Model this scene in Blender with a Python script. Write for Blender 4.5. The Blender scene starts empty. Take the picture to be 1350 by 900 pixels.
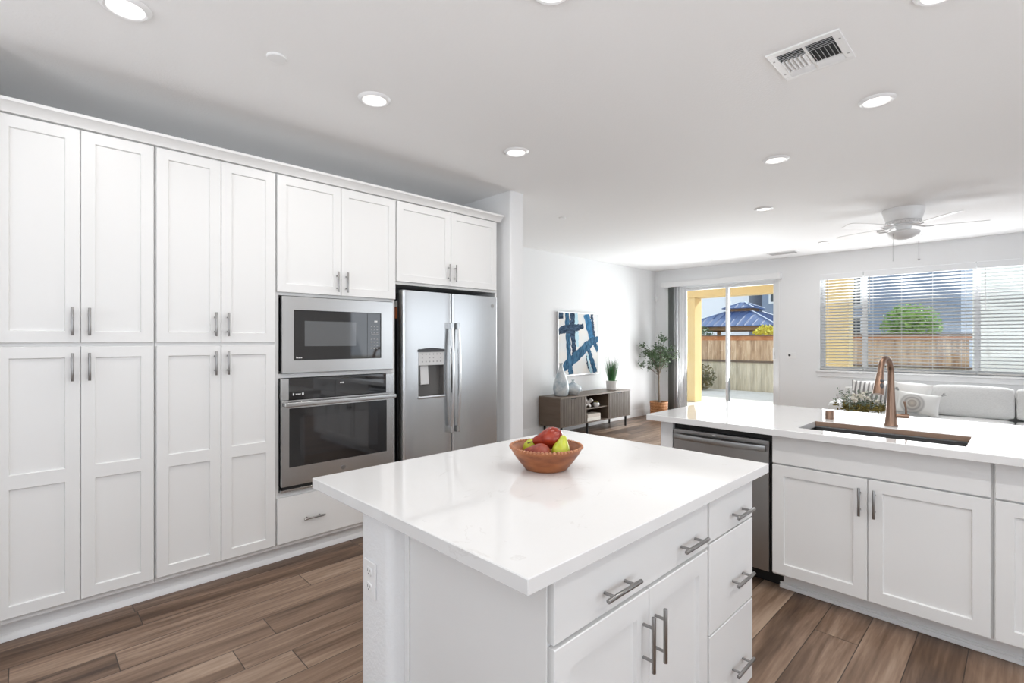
import bpy, bmesh, math, random
from mathutils import Vector, Matrix
from math import sin, cos, pi, radians

SC = bpy.context.scene
COL = SC.collection

# ------------------------------------------------------------------ camera, world, sun, exposure
CEIL = 2.72
YF_ = 8.76
cam_d = bpy.data.cameras.new('camera')
cam = bpy.data.objects.new('camera', cam_d)
COL.objects.link(cam)
cam.location = (0, 0, 1.395)
cam.rotation_euler = (radians(90), 0, radians(45.6))
cam_d.sensor_width = 36.0
cam_d.lens = 662.4 / 1350 * 36.0
cam_d.shift_y = -1.4 / 1350
cam_d.clip_end = 300
SC.camera = cam
SC.view_settings.view_transform = 'Standard'
SC.view_settings.look = 'None'
SC.view_settings.gamma = 1.0
SC.view_settings.use_curve_mapping = False
SC.view_settings.exposure = 0.6
SC.cycles.use_denoising = True
SC.cycles.max_bounces = 12
SC.cycles.diffuse_bounces = 6
SC.cycles.glossy_bounces = 5
SC.cycles.transparent_max_bounces = 16
SC.cycles.caustics_reflective = False
SC.cycles.caustics_refractive = False
SC.cycles.sample_clamp_indirect = 6.0

world = bpy.data.worlds.new('world')
SC.world = world
world.use_nodes = True
wn = world.node_tree
bg = wn.nodes['Background']
bg.inputs[0].default_value = (0.80, 0.89, 1.0, 1)
bg.inputs[1].default_value = 1.15

def lamp(name, kind, loc, rot, energy, color=(1, 1, 1), **kw):
    d = bpy.data.lights.new(name, kind)
    d.energy = energy
    d.color = color
    for k, v in kw.items():
        setattr(d, k, v)
    o = bpy.data.objects.new(name, d)
    COL.objects.link(o)
    o.location = loc
    o.rotation_euler = rot
    return o

sun = lamp('sun', 'SUN', (0, 0, 20), (0, 0, 0), 3.6, (1.0, 0.95, 0.86), angle=radians(0.8))
sun.rotation_euler = Vector((-0.42, -1.0, -0.72)).to_track_quat('-Z', 'Y').to_euler()
# fill lamps added in made-up openings on the two unseen sides
lamp('right_fill', 'AREA', (2.98, 0.2, 1.25), (0, radians(140), 0), 29, (0.97, 0.985, 1.0), shape='RECTANGLE', size=2.1, size_y=4.4, spread=radians(125))
lamp('living_fill', 'AREA', (2.98, 6.4, 1.65), (0, radians(122), 0), 8, (0.97, 0.985, 1.0), shape='RECTANGLE', size=1.35, size_y=3.2)
lamp('rear_fill', 'AREA', (-0.6, -2.68, 1.45), (radians(138), 0, 0), 32, (0.97, 0.985, 1.0), shape='RECTANGLE', size=2.6, size_y=1.6, spread=radians(120))
# sky and ground light entering by the visible window and the patio door
lamp('far_window_daylight', 'AREA', (-1.0, YF_ - 0.03, 1.68), (radians(-100), 0, 0), 31, (0.98, 0.99, 1.0), shape='RECTANGLE', size=2.3, size_y=1.4)
lamp('patio_door_daylight', 'AREA', (-3.63, YF_ + 0.24, 1.22), (radians(-109), 0, 0), 86, (0.98, 0.99, 1.0), shape='RECTANGLE', size=1.5, size_y=2.2)
DOWNLIGHT_W = 3.05

# ------------------------------------------------------------------ materials
def newmat(name):
    m = bpy.data.materials.new(name)
    m.use_nodes = True
    nt = m.node_tree
    return m, nt, nt.nodes['Principled BSDF']

def N(nt, t, **kw):
    n = nt.nodes.new(t)
    for k, v in kw.items():
        setattr(n, k, v)
    return n

def coords(nt, scale=(1, 1, 1), kind='Object'):
    tc = N(nt, 'ShaderNodeTexCoord')
    mp = N(nt, 'ShaderNodeMapping')
    mp.inputs['Scale'].default_value = scale
    nt.links.new(tc.outputs[kind], mp.inputs[0])
    return mp.outputs[0]

def ramp(nt, fac, stops):
    r = N(nt, 'ShaderNodeValToRGB')
    e = r.color_ramp.elements
    while len(e) > 1:
        e.remove(e[-1])
    e[0].position = stops[0][0]
    e[0].color = (*stops[0][1], 1)
    for p, c in stops[1:]:
        x = e.new(p)
        x.color = (*c, 1)
    nt.links.new(fac, r.inputs[0])
    return r.outputs[0]

def mat(name, col, rough=0.5, metal=0.0, bump=None, var=None, spec=None, coat=None):
    """bump=(scale, strength[, stretch]); var=(scale, colour2[, stretch])"""
    m, nt, p = newmat(name)
    p.inputs['Base Color'].default_value = (*col, 1)
    p.inputs['Roughness'].default_value = rough
    p.inputs['Metallic'].default_value = metal
    if spec is not None:
        p.inputs['Specular IOR Level'].default_value = spec
    if coat:
        p.inputs['Coat Weight'].default_value = coat
        p.inputs['Coat Roughness'].default_value = 0.05
    if var:
        st = var[2] if len(var) > 2 else (1, 1, 1)
        n = N(nt, 'ShaderNodeTexNoise')
        n.inputs['Scale'].default_value = var[0]
        n.inputs['Detail'].default_value = 6
        nt.links.new(coords(nt, st), n.inputs[0])
        c = ramp(nt, n.outputs[0], [(0.36, col), (0.64, var[1])])
        nt.links.new(c, p.inputs['Base Color'])
    if bump:
        st = bump[2] if len(bump) > 2 else (1, 1, 1)
        n = N(nt, 'ShaderNodeTexNoise')
        n.inputs['Scale'].default_value = bump[0]
        n.inputs['Detail'].default_value = 3
        nt.links.new(coords(nt, st), n.inputs[0])
        b = N(nt, 'ShaderNodeBump')
        b.inputs['Strength'].default_value = bump[1]
        b.inputs['Distance'].default_value = 0.004
        nt.links.new(n.outputs[0], b.inputs['Height'])
        nt.links.new(b.outputs[0], p.inputs['Normal'])
    return m

def emit(name, col, strength):
    m, nt, p = newmat(name)
    p.inputs['Base Color'].default_value = (*col, 1)
    p.inputs['Emission Color'].default_value = (*col, 1)
    p.inputs['Emission Strength'].default_value = strength
    return m

def glass_mat(name, tint=(0.93, 0.96, 0.96), refl=0.08):
    m, nt, p = newmat(name)
    nt.nodes.remove(p)
    t = N(nt, 'ShaderNodeBsdfTransparent')
    t.inputs[0].default_value = (*tint, 1)
    g = N(nt, 'ShaderNodeBsdfGlossy')
    g.inputs['Roughness'].default_value = 0.02
    f = N(nt, 'ShaderNodeFresnel')
    f.inputs[0].default_value = 1.35
    mx = N(nt, 'ShaderNodeMixShader')
    nt.links.new(f.outputs[0], mx.inputs[0])
    nt.links.new(t.outputs[0], mx.inputs[1])
    nt.links.new(g.outputs[0], mx.inputs[2])
    nt.links.new(mx.outputs[0], nt.nodes['Material Output'].inputs[0])
    return m

def math_node(nt, op, a, b=None, c=None):
    n = N(nt, 'ShaderNodeMath', operation=op)
    for i, v in enumerate((a, b, c)):
        if v is None:
            continue
        if isinstance(v, (int, float)):
            n.inputs[i].default_value = v
        else:
            nt.links.new(v, n.inputs[i])
    return n.outputs[0]

def floor_mat():
    m, nt, p = newmat('wood_plank_floor')
    L = nt.links
    tc = N(nt, 'ShaderNodeTexCoord')
    sp = N(nt, 'ShaderNodeSeparateXYZ')
    L.new(tc.outputs['Object'], sp.inputs[0])
    x, y = sp.outputs[0], sp.outputs[1]
    W, LEN = 0.178, 1.22
    rx = math_node(nt, 'DIVIDE', x, W)
    row = math_node(nt, 'FLOOR', rx)
    wn1 = N(nt, 'ShaderNodeTexWhiteNoise', noise_dimensions='1D')
    L.new(row, wn1.inputs['W'])
    ry = math_node(nt, 'DIVIDE', math_node(nt, 'ADD', y, math_node(nt, 'MULTIPLY', wn1.outputs[0], 7.3)), LEN)
    seg = math_node(nt, 'FLOOR', ry)
    cb = N(nt, 'ShaderNodeCombineXYZ')
    L.new(row, cb.inputs[0])
    L.new(seg, cb.inputs[1])
    wn2 = N(nt, 'ShaderNodeTexWhiteNoise', noise_dimensions='2D')
    L.new(cb.outputs[0], wn2.inputs[0])
    # grain coordinates: stretched along the plank, shifted per plank
    gv = N(nt, 'ShaderNodeCombineXYZ')
    L.new(math_node(nt, 'MULTIPLY', x, 9.0), gv.inputs[0])
    L.new(math_node(nt, 'ADD', math_node(nt, 'MULTIPLY', y, 0.75), math_node(nt, 'MULTIPLY', wn2.outputs[0], 40.0)), gv.inputs[1])
    L.new(math_node(nt, 'MULTIPLY', wn2.outputs[0], 13.0), gv.inputs[2])
    n1 = N(nt, 'ShaderNodeTexNoise')
    n1.inputs['Scale'].default_value = 1.0
    n1.inputs['Detail'].default_value = 5
    n1.inputs['Roughness'].default_value = 0.6
    n1.inputs['Distortion'].default_value = 0.8
    L.new(gv.outputs[0], n1.inputs[0])
    gv2 = N(nt, 'ShaderNodeCombineXYZ')
    L.new(math_node(nt, 'MULTIPLY', x, 60.0), gv2.inputs[0])
    L.new(math_node(nt, 'ADD', math_node(nt, 'MULTIPLY', y, 3.0), math_node(nt, 'MULTIPLY', wn2.outputs[0], 40.0)), gv2.inputs[1])
    n2 = N(nt, 'ShaderNodeTexNoise')
    n2.inputs['Scale'].default_value = 1.0
    n2.inputs['Detail'].default_value = 4
    L.new(gv2.outputs[0], n2.inputs[0])
    f = math_node(nt, 'ADD', math_node(nt, 'MULTIPLY', n1.outputs[0], 0.75), math_node(nt, 'MULTIPLY', n2.outputs[0], 0.30))
    f = math_node(nt, 'ADD', f, math_node(nt, 'MULTIPLY', math_node(nt, 'SUBTRACT', wn2.outputs[0], 0.5), 0.22))
    c = ramp(nt, f, [(0.31, (0.052, 0.027, 0.015)), (0.45, (0.132, 0.079, 0.049)), (0.58, (0.242, 0.157, 0.106)), (0.74, (0.41, 0.297, 0.216))])
    # joints between planks
    fx = math_node(nt, 'FRACT', rx)
    dx = math_node(nt, 'MULTIPLY', math_node(nt, 'MINIMUM', fx, math_node(nt, 'SUBTRACT', 1.0, fx)), W)
    fy = math_node(nt, 'FRACT', ry)
    dy = math_node(nt, 'MULTIPLY', math_node(nt, 'MINIMUM', fy, math_node(nt, 'SUBTRACT', 1.0, fy)), LEN)
    d = math_node(nt, 'MINIMUM', dx, dy)
    j = N(nt, 'ShaderNodeMapRange')
    j.inputs[1].default_value = 0.0006
    j.inputs[2].default_value = 0.0028
    L.new(d, j.inputs[0])
    mx = N(nt, 'ShaderNodeMix', data_type='RGBA')
    L.new(j.outputs[0], mx.inputs['Factor'])
    mx.inputs['A'].default_value = (0.03, 0.02, 0.015, 1)
    L.new(c, mx.inputs['B'])
    L.new(mx.outputs['Result'], p.inputs['Base Color'])
    p.inputs['Roughness'].default_value = 0.42
    b = N(nt, 'ShaderNodeBump')
    b.inputs['Strength'].default_value = 0.25
    b.inputs['Distance'].default_value = 0.003
    L.new(math_node(nt, 'ADD', math_node(nt, 'MULTIPLY', f, 0.25), j.outputs[0]), b.inputs['Height'])
    L.new(b.outputs[0], p.inputs['Normal'])
    return m

def quartz_mat():
    m, nt, p = newmat('white_quartz')
    L = nt.links
    v = coords(nt)
    n = N(nt, 'ShaderNodeTexNoise')
    n.inputs['Scale'].default_value = 5.5
    n.inputs['Detail'].default_value = 8
    n.inputs['Distortion'].default_value = 1.4
    L.new(v, n.inputs[0])
    a = math_node(nt, 'ABSOLUTE', math_node(nt, 'SUBTRACT', n.outputs[0], 0.5))
    n2 = N(nt, 'ShaderNodeTexNoise')
    n2.inputs['Scale'].default_value = 9
    L.new(v, n2.inputs[0])
    a2 = math_node(nt, 'ADD', a, math_node(nt, 'MULTIPLY', math_node(nt, 'GREATER_THAN', 0.60, n2.outputs[0]), 0.06))
    c = ramp(nt, a2, [(0.0, (0.66, 0.65, 0.64)), (0.014, (0.72, 0.715, 0.71))])
    L.new(c, p.inputs['Base Color'])
    p.inputs['Roughness'].default_value = 0.05
    return m

def wood_boards_mat(name, c1, c2, c3, board=0.14, axis=0):
    m, nt, p = newmat(name)
    L = nt.links
    tc = N(nt, 'ShaderNodeTexCoord')
    sp = N(nt, 'ShaderNodeSeparateXYZ')
    L.new(tc.outputs['Object'], sp.inputs[0])
    row = math_node(nt, 'FLOOR', math_node(nt, 'DIVIDE', sp.outputs[axis], board))
    w = N(nt, 'ShaderNodeTexWhiteNoise', noise_dimensions='1D')
    L.new(row, w.inputs['W'])
    n = N(nt, 'ShaderNodeTexNoise')
    n.inputs['Scale'].default_value = 1.0
    n.inputs['Detail'].default_value = 5
    L.new(coords(nt, (18, 18, 2.2)), n.inputs[0])
    f = math_node(nt, 'ADD', math_node(nt, 'MULTIPLY', n.outputs[0], 0.8), math_node(nt, 'MULTIPLY', w.outputs[0], 0.25))
    c = ramp(nt, f, [(0.3, c1), (0.52, c2), (0.75, c3)])
    L.new(c, p.inputs['Base Color'])
    p.inputs['Roughness'].default_value = 0.85
    return m

M = {}
M['cab'] = mat('white_cabinet_paint', (0.785, 0.783, 0.775), 0.38)
M['wall'] = mat('white_wall_paint', (0.82, 0.825, 0.83), 0.8, bump=(140, 0.12))
M['tex'] = mat('textured_white_wall', (0.82, 0.825, 0.83), 0.75, bump=(95, 0.5))
M['ceil'] = mat('white_ceiling_paint', (0.91, 0.91, 0.91), 0.85, bump=(90, 0.25))
M['trim'] = mat('white_trim_paint', (0.84, 0.84, 0.84), 0.4)
M['plastic'] = mat('white_plastic', (0.85, 0.85, 0.85), 0.35)
M['greyplastic'] = mat('light_grey_plastic', (0.62, 0.62, 0.62), 0.45)
M['floor'] = floor_mat()
M['quartz'] = quartz_mat()
M['steel'] = mat('brushed_stainless_steel', (0.60, 0.60, 0.595), 0.24, 1.0, bump=(1.0, 0.05, (3, 3, 700)))
M['steelv'] = mat('brushed_fridge_steel', (0.62, 0.63, 0.635), 0.26, 1.0, bump=(1.0, 0.04, (3, 3, 700)))
M['steeld'] = mat('dark_stainless_steel', (0.40, 0.40, 0.40), 0.28, 1.0, bump=(1.0, 0.05, (3, 3, 700)))
M['nickel'] = mat('brushed_nickel', (0.32, 0.312, 0.305), 0.3, 1.0)
M['bglass'] = mat('black_glass', (0.012, 0.012, 0.013), 0.04, spec=1.0)
M['wglass'] = mat('oven_window_glass', (0.024, 0.024, 0.026), 0.05, spec=1.0)
M['mwglass'] = mat('microwave_window_glass', (0.11, 0.115, 0.12), 0.06, spec=1.0)
M['black'] = mat('matte_black', (0.006, 0.006, 0.006), 0.5)
M['dark'] = mat('dark_grey_plastic', (0.06, 0.06, 0.065), 0.4)
M['grey'] = mat('grey_plastic', (0.33, 0.33, 0.33), 0.35)
M['print'] = mat('grey_print', (0.30, 0.30, 0.31), 0.5)
M['white_print'] = mat('white_print', (0.8, 0.8, 0.8), 0.5)
M['bronze'] = mat('brushed_bronze', (0.26, 0.168, 0.122), 0.32, 1.0)
M['bronzed'] = mat('bronze_rim', (0.36, 0.24, 0.175), 0.4, 0.5)
M['sinksteel'] = mat('sink_steel', (0.20, 0.195, 0.19), 0.38, 1.0)
M['bowl'] = mat('carved_wood_bowl', (0.17, 0.045, 0.014), 0.4, var=(9, (0.36, 0.125, 0.042), (1, 1, 3)))
M['bowlrim'] = mat('carved_wood_rim', (0.30, 0.11, 0.05), 0.5, var=(120, (0.48, 0.22, 0.11)))
M['redpear'] = mat('red_pear_skin', (0.14, 0.008, 0.006), 0.25, var=(14, (0.33, 0.035, 0.012)))
M['darkpear'] = mat('dull_red_pear_skin', (0.19, 0.022, 0.014), 0.42, var=(30, (0.30, 0.06, 0.03)))
M['greenpear'] = mat('green_pear_skin', (0.33, 0.37, 0.015), 0.35, var=(20, (0.48, 0.50, 0.04)))
M['stem'] = mat('pear_stem', (0.09, 0.05, 0.03), 0.7)
M['console'] = mat('console_side_wood', (0.105, 0.072, 0.05), 0.5, var=(4, (0.125, 0.088, 0.062), (1, 1, 8)))
M['flute'] = mat('console_fluted_wood', (0.115, 0.09, 0.07), 0.5, var=(6, (0.145, 0.117, 0.092), (4, 4, 1)))
M['consoletop'] = mat('console_top_wood', (0.14, 0.105, 0.08), 0.4, var=(6, (0.18, 0.14, 0.11), (6, 1, 1)))
M['basket'] = mat('woven_basket', (0.30, 0.12, 0.04), 0.7, var=(40, (0.46, 0.22, 0.09)), bump=(60, 0.6))
M['soil'] = mat('dark_soil', (0.03, 0.025, 0.02), 0.95)
M['bark'] = mat('grey_bark', (0.16, 0.13, 0.10), 0.85, bump=(60, 0.5))
M['leaf'] = mat('dark_green_leaf', (0.055, 0.105, 0.05), 0.5, var=(3, (0.12, 0.19, 0.09)))
M['grassblade'] = mat('bright_grass_blade', (0.04, 0.17, 0.05), 0.5, var=(6, (0.09, 0.27, 0.09)))
M['grasstip'] = mat('grass_plume', (0.17, 0.19, 0.14), 0.7)
M['ceramic'] = mat('white_ceramic', (0.78, 0.76, 0.74), 0.4)
M['marbled'] = mat('marbled_blue_ceramic', (0.33, 0.40, 0.45), 0.25, var=(9, (0.70, 0.72, 0.72)))
M['canvas'] = mat('white_canvas', (0.68, 0.70, 0.71), 0.8, bump=(200, 0.2), var=(5, (0.74, 0.71, 0.67)))
M['paint1'] = mat('steel_blue_paint', (0.025, 0.07, 0.13), 0.9, spec=0.1, var=(16, (0.08, 0.19, 0.31), (1, 3, 1)))
M['paint2'] = mat('bright_blue_paint', (0.03, 0.11, 0.23), 0.9, spec=0.1, var=(14, (0.08, 0.24, 0.42), (1, 3, 1)))
M['paint3'] = mat('slate_paint', (0.025, 0.042, 0.075), 0.9, spec=0.1, var=(14, (0.07, 0.115, 0.18), (1, 1, 3)))
M['paint4'] = mat('pale_blue_paint', (0.34, 0.54, 0.64), 0.5)
M['silver'] = mat('silver_frame', (0.62, 0.62, 0.63), 0.35, 0.5)
M['sofa'] = mat('grey_woven_fabric', (0.70, 0.70, 0.69), 0.95, bump=(350, 0.6), var=(60, (0.77, 0.77, 0.76), (1, 1, 3)))
M['offwhite'] = mat('offwhite_fabric', (0.80, 0.79, 0.77), 0.95, bump=(250, 0.5))
M['patio'] = mat('patio_concrete', (0.66, 0.65, 0.64), 0.9, var=(3, (0.72, 0.71, 0.70)))
M['soilout'] = mat('garden_ground', (0.30, 0.27, 0.22), 0.95)
M['stucco'] = mat('yellow_stucco', (0.90, 0.68, 0.36), 0.9, bump=(60, 0.4))
M['fence'] = wood_boards_mat('weathered_fence_boards', (0.33, 0.20, 0.115), (0.56, 0.38, 0.245), (0.76, 0.58, 0.41))
M['fencelow'] = wood_boards_mat('pale_fence_boards', (0.46, 0.40, 0.31), (0.62, 0.55, 0.43), (0.74, 0.66, 0.53))  # lower boards, greyer and paler than the upper ones
M['fencetop'] = mat('orange_top_board', (0.42, 0.15, 0.05), 0.85, var=(6, (0.56, 0.26, 0.12)))  # strip along the fence top, more orange than the boards below
M['rail'] = mat('dark_fence_rail', (0.16, 0.11, 0.08), 0.85)
M['blueroof'] = mat('blue_metal_roof', (0.035, 0.08, 0.22), 0.4, 0.0)
M['roofcap'] = mat('pale_roof_cap', (0.75, 0.80, 0.88), 0.4)
M['gazwood'] = mat('stained_gazebo_wood', (0.30, 0.17, 0.08), 0.7)
M['housewall'] = mat('grey_blue_siding', (0.24, 0.29, 0.39), 0.9)
M['housewhite'] = mat('white_house_stucco', (0.90, 0.90, 0.94), 0.9)
M['houseglass'] = mat('dark_house_window', (0.05, 0.06, 0.07), 0.15)
M['housetrim'] = mat('house_window_trim', (0.8, 0.8, 0.82), 0.7)
M['houseroof'] = mat('house_roof_tile', (0.30, 0.27, 0.25), 0.9)
M['bushy'] = mat('yellow_leaf', (0.62, 0.55, 0.03), 0.6, var=(3, (0.75, 0.68, 0.10)))
M['treeleaf'] = mat('fresh_green_leaf', (0.16, 0.32, 0.06), 0.6, var=(2, (0.34, 0.50, 0.12)))
M['bushleaf'] = mat('olive_shrub_leaf', (0.10, 0.11, 0.05), 0.7, var=(4, (0.22, 0.17, 0.07)))
M['vinyl'] = mat('white_vinyl_frame', (0.82, 0.83, 0.84), 0.35)
M['blind'] = mat('white_blind_slat', (0.82, 0.83, 0.84), 0.5)
M['blindgrey'] = mat('grey_vertical_blind', (0.36, 0.38, 0.37), 0.6)
M['blindrail'] = mat('blind_bottom_rail', (0.60, 0.59, 0.57), 0.5)
M['glass'] = glass_mat('clear_window_glass')
M['lens'] = emit('lit_lamp_lens', (1.0, 0.97, 0.93), 0.85)
M['lensoff'] = mat('unlit_lamp_lens', (0.9, 0.9, 0.9), 0.4)
M['frost'] = mat('frosted_glass_bowl', (0.82, 0.82, 0.82), 0.35)
M['sticker'] = mat('orange_sticker', (0.55, 0.16, 0.06), 0.6)
M['stickerw'] = mat('white_sticker', (0.75, 0.75, 0.72), 0.6)
M['eucal'] = mat('eucalyptus_leaf', (0.13, 0.19, 0.14), 0.6, var=(6, (0.30, 0.36, 0.29)))
M['moss'] = mat('olive_moss', (0.13, 0.11, 0.025), 0.8, var=(20, (0.25, 0.20, 0.05)))
M['petal'] = mat('white_petal', (0.85, 0.82, 0.74), 0.7)
M['brownpetal'] = mat('brown_dried_leaf', (0.22, 0.13, 0.08), 0.8)
M['tablewood'] = mat('coffee_table_wood', (0.30, 0.21, 0.14), 0.5, var=(6, (0.38, 0.27, 0.18), (1, 6, 1)))
M['book1'] = mat('pale_book_cover', (0.62, 0.56, 0.50), 0.7)
M['page'] = mat('book_pages', (0.80, 0.77, 0.71), 0.9)

# ------------------------------------------------------------------ mesh helpers
class B:
    def __init__(s):
        s.bm = bmesh.new()
        s.mi = 0
        s.bev = False
    def _merge(s, t, mi=None):
        me = bpy.data.meshes.new('tmp')
        for f in t.faces:
            f.material_index = s.mi if mi is None else mi
        t.to_mesh(me)
        t.free()
        s.bm.from_mesh(me)
        bpy.data.meshes.remove(me)
        return s
    def box(s, x0, x1, y0, y1, z0, z1, bev=0.0, seg=1):
        t = bmesh.new()
        x0, x1 = min(x0, x1), max(x0, x1)
        y0, y1 = min(y0, y1), max(y0, y1)
        z0, z1 = min(z0, z1), max(z0, z1)
        vs = [t.verts.new((x, y, z)) for x in (x0, x1) for y in (y0, y1) for z in (z0, z1)]
        for f in ((0, 1, 3, 2), (4, 6, 7, 5), (0, 4, 5, 1), (2, 3, 7, 6), (0, 2, 6, 4), (1, 5, 7, 3)):
            t.faces.new([vs[i] for i in f])
        bmesh.ops.recalc_face_normals(t, faces=t.faces)
        if bev:
            s.bev = True
            bmesh.ops.bevel(t, geom=t.edges[:], offset=bev, segments=seg, profile=0.5, affect='EDGES', clamp_overlap=True)
        return s._merge(t)
    def cyl(s, p0, p1, r0, r1=None, seg=20, bev=0.0):
        r1 = r0 if r1 is None else r1
        p0, p1 = Vector(p0), Vector(p1)
        d = p1 - p0
        t = bmesh.new()
        bmesh.ops.create_cone(t, cap_ends=True, segments=seg, radius1=r0, radius2=r1, depth=d.length)
        if bev:
            ed = [e for e in t.edges if len({round(v.co.z, 5) for v in e.verts}) == 1]
            bmesh.ops.bevel(t, geom=ed, offset=bev, segments=2, profile=0.5, affect='EDGES', clamp_overlap=True)
        q = Vector((0, 0, 1)).rotation_difference(d.normalized())
        t.transform(Matrix.Translation((p0 + p1) / 2) @ q.to_matrix().to_4x4())
        return s._merge(t)
    def lathe(s, prof, c=(0, 0, 0), seg=32, rot=None, caps=False):
        t = bmesh.new()
        rings = []
        for r, z in prof:
            if r < 1e-6:
                rings.append([t.verts.new((0, 0, z))])
            else:
                rings.append([t.verts.new((r * cos(2 * pi * i / seg), r * sin(2 * pi * i / seg), z)) for i in range(seg)])
        for a, b in zip(rings, rings[1:]):
            if len(a) == 1 and len(b) == 1:
                continue
            for i in range(seg):
                j = (i + 1) % seg
                if len(a) == 1:
                    t.faces.new((a[0], b[j], b[i]))
                elif len(b) == 1:
                    t.faces.new((a[i], a[j], b[0]))
                else:
                    t.faces.new((a[i], a[j], b[j], b[i]))
        bmesh.ops.recalc_face_normals(t, faces=t.faces)
        m = Matrix.Translation(c)
        if rot is not None:
            m = m @ rot
        t.transform(m)
        return s._merge(t)
    def tube(s, pts, r, seg=10):
        pts = [Vector(p) for p in pts]
        rs = r if isinstance(r, (list, tuple)) else [r] * len(pts)
        t = bmesh.new()
        rings = []
        ref = None
        for i, p in enumerate(pts):
            d = (pts[min(i + 1, len(pts) - 1)] - pts[max(i - 1, 0)]).normalized()
            if ref is None:
                ref = d.orthogonal().normalized()
            ref = (ref - d * ref.dot(d))
            if ref.length < 1e-5:
                ref = d.orthogonal()
            ref.normalize()
            b = d.cross(ref)
            rings.append([t.verts.new(p + rs[i] * (ref * cos(2 * pi * k / seg) + b * sin(2 * pi * k / seg))) for k in range(seg)])
        for a, c in zip(rings, rings[1:]):
            for k in range(seg):
                j = (k + 1) % seg
                t.faces.new((a[k], a[j], c[j], c[k]))
        t.faces.new(rings[0][::-1])
        t.faces.new(rings[-1])
        bmesh.ops.recalc_face_normals(t, faces=t.faces)
        return s._merge(t)
    def prism(s, poly, axis, a, b):
        """poly in the two other axes (cyclic order), extruded along axis from a to b"""
        t = bmesh.new()
        def P(u, v, w):
            return {'x': (w, u, v), 'y': (u, w, v), 'z': (u, v, w)}[axis]
        lo = [t.verts.new(P(u, v, a)) for u, v in poly]
        hi = [t.verts.new(P(u, v, b)) for u, v in poly]
        t.faces.new(lo)
        t.faces.new(hi[::-1])
        n = len(poly)
        for i in range(n):
            j = (i + 1) % n
            t.faces.new((lo[i], lo[j], hi[j], hi[i]))
        bmesh.ops.recalc_face_normals(t, faces=t.faces)
        return s._merge(t)
    def ball(s, c, r, scale=(1, 1, 1), sub=2, rot=None):
        t = bmesh.new()
        bmesh.ops.create_icosphere(t, subdivisions=sub, radius=r)
        m = Matrix.Translation(c)
        if rot is not None:
            m = m @ rot
        t.transform(m @ Matrix.Diagonal((*scale, 1)))
        return s._merge(t)
    def quad(s, *ps):
        t = bmesh.new()
        t.faces.new([t.verts.new(p) for p in ps])
        return s._merge(t)

ROOT = {}
def finish(name, b, m, parent=None, loc=None, smooth=True, angle=35):
    """turn a B into ONE linked mesh object; coordinates are world ones"""
    me = bpy.data.meshes.new(name)
    if loc is None and parent is not None:
        base = ROOT[parent.name]
    else:
        base = Vector(loc) if loc is not None else Vector((0, 0, 0))
    b.bm.transform(Matrix.Translation(-base))
    b.bm.to_mesh(me)
    b.bm.free()
    for x in (m if isinstance(m, (list, tuple)) else [m]):
        me.materials.append(M[x] if isinstance(x, str) else x)
    if smooth:
        me.polygons.foreach_set('use_smooth', [True] * len(me.polygons))
        me.set_sharp_from_angle(angle=radians(angle))
    o = bpy.data.objects.new(name, me)
    COL.objects.link(o)
    if smooth and b.bev:
        wnm = o.modifiers.new('weighted_normals', 'WEIGHTED_NORMAL')
        wnm.keep_sharp = True
    if parent is not None:
        o.parent = parent
    else:
        o.location = base
    ROOT[o.name] = base
    return o

def thing(name, label, cat, loc, group=None):
    o = bpy.data.objects.new(name, None)
    o.empty_display_size = 0.1
    COL.objects.link(o)
    o.location = loc
    ROOT[o.name] = Vector(loc)
    return tag(o, label, cat, group)

def tag(o, label, cat, group=None, kind=None):
    o['label'] = label
    o['category'] = cat
    if group:
        o['group'] = group
    if kind:
        o['kind'] = kind
    return o

def struct(name, b, m, parent=None, **kw):
    o = finish(name, b, m, parent, **kw)
    if parent is None:
        o['kind'] = 'structure'
    return o

def dup(root, loc, label=None):
    r = root.copy()
    COL.objects.link(r)
    r.location = loc
    if label:
        r['label'] = label
    for ch in list(root.children):
        c = ch.copy()
        COL.objects.link(c)
        c.parent = r
        for g in list(ch.children):
            d = g.copy()
            COL.objects.link(d)
            d.parent = c
    return r

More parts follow.
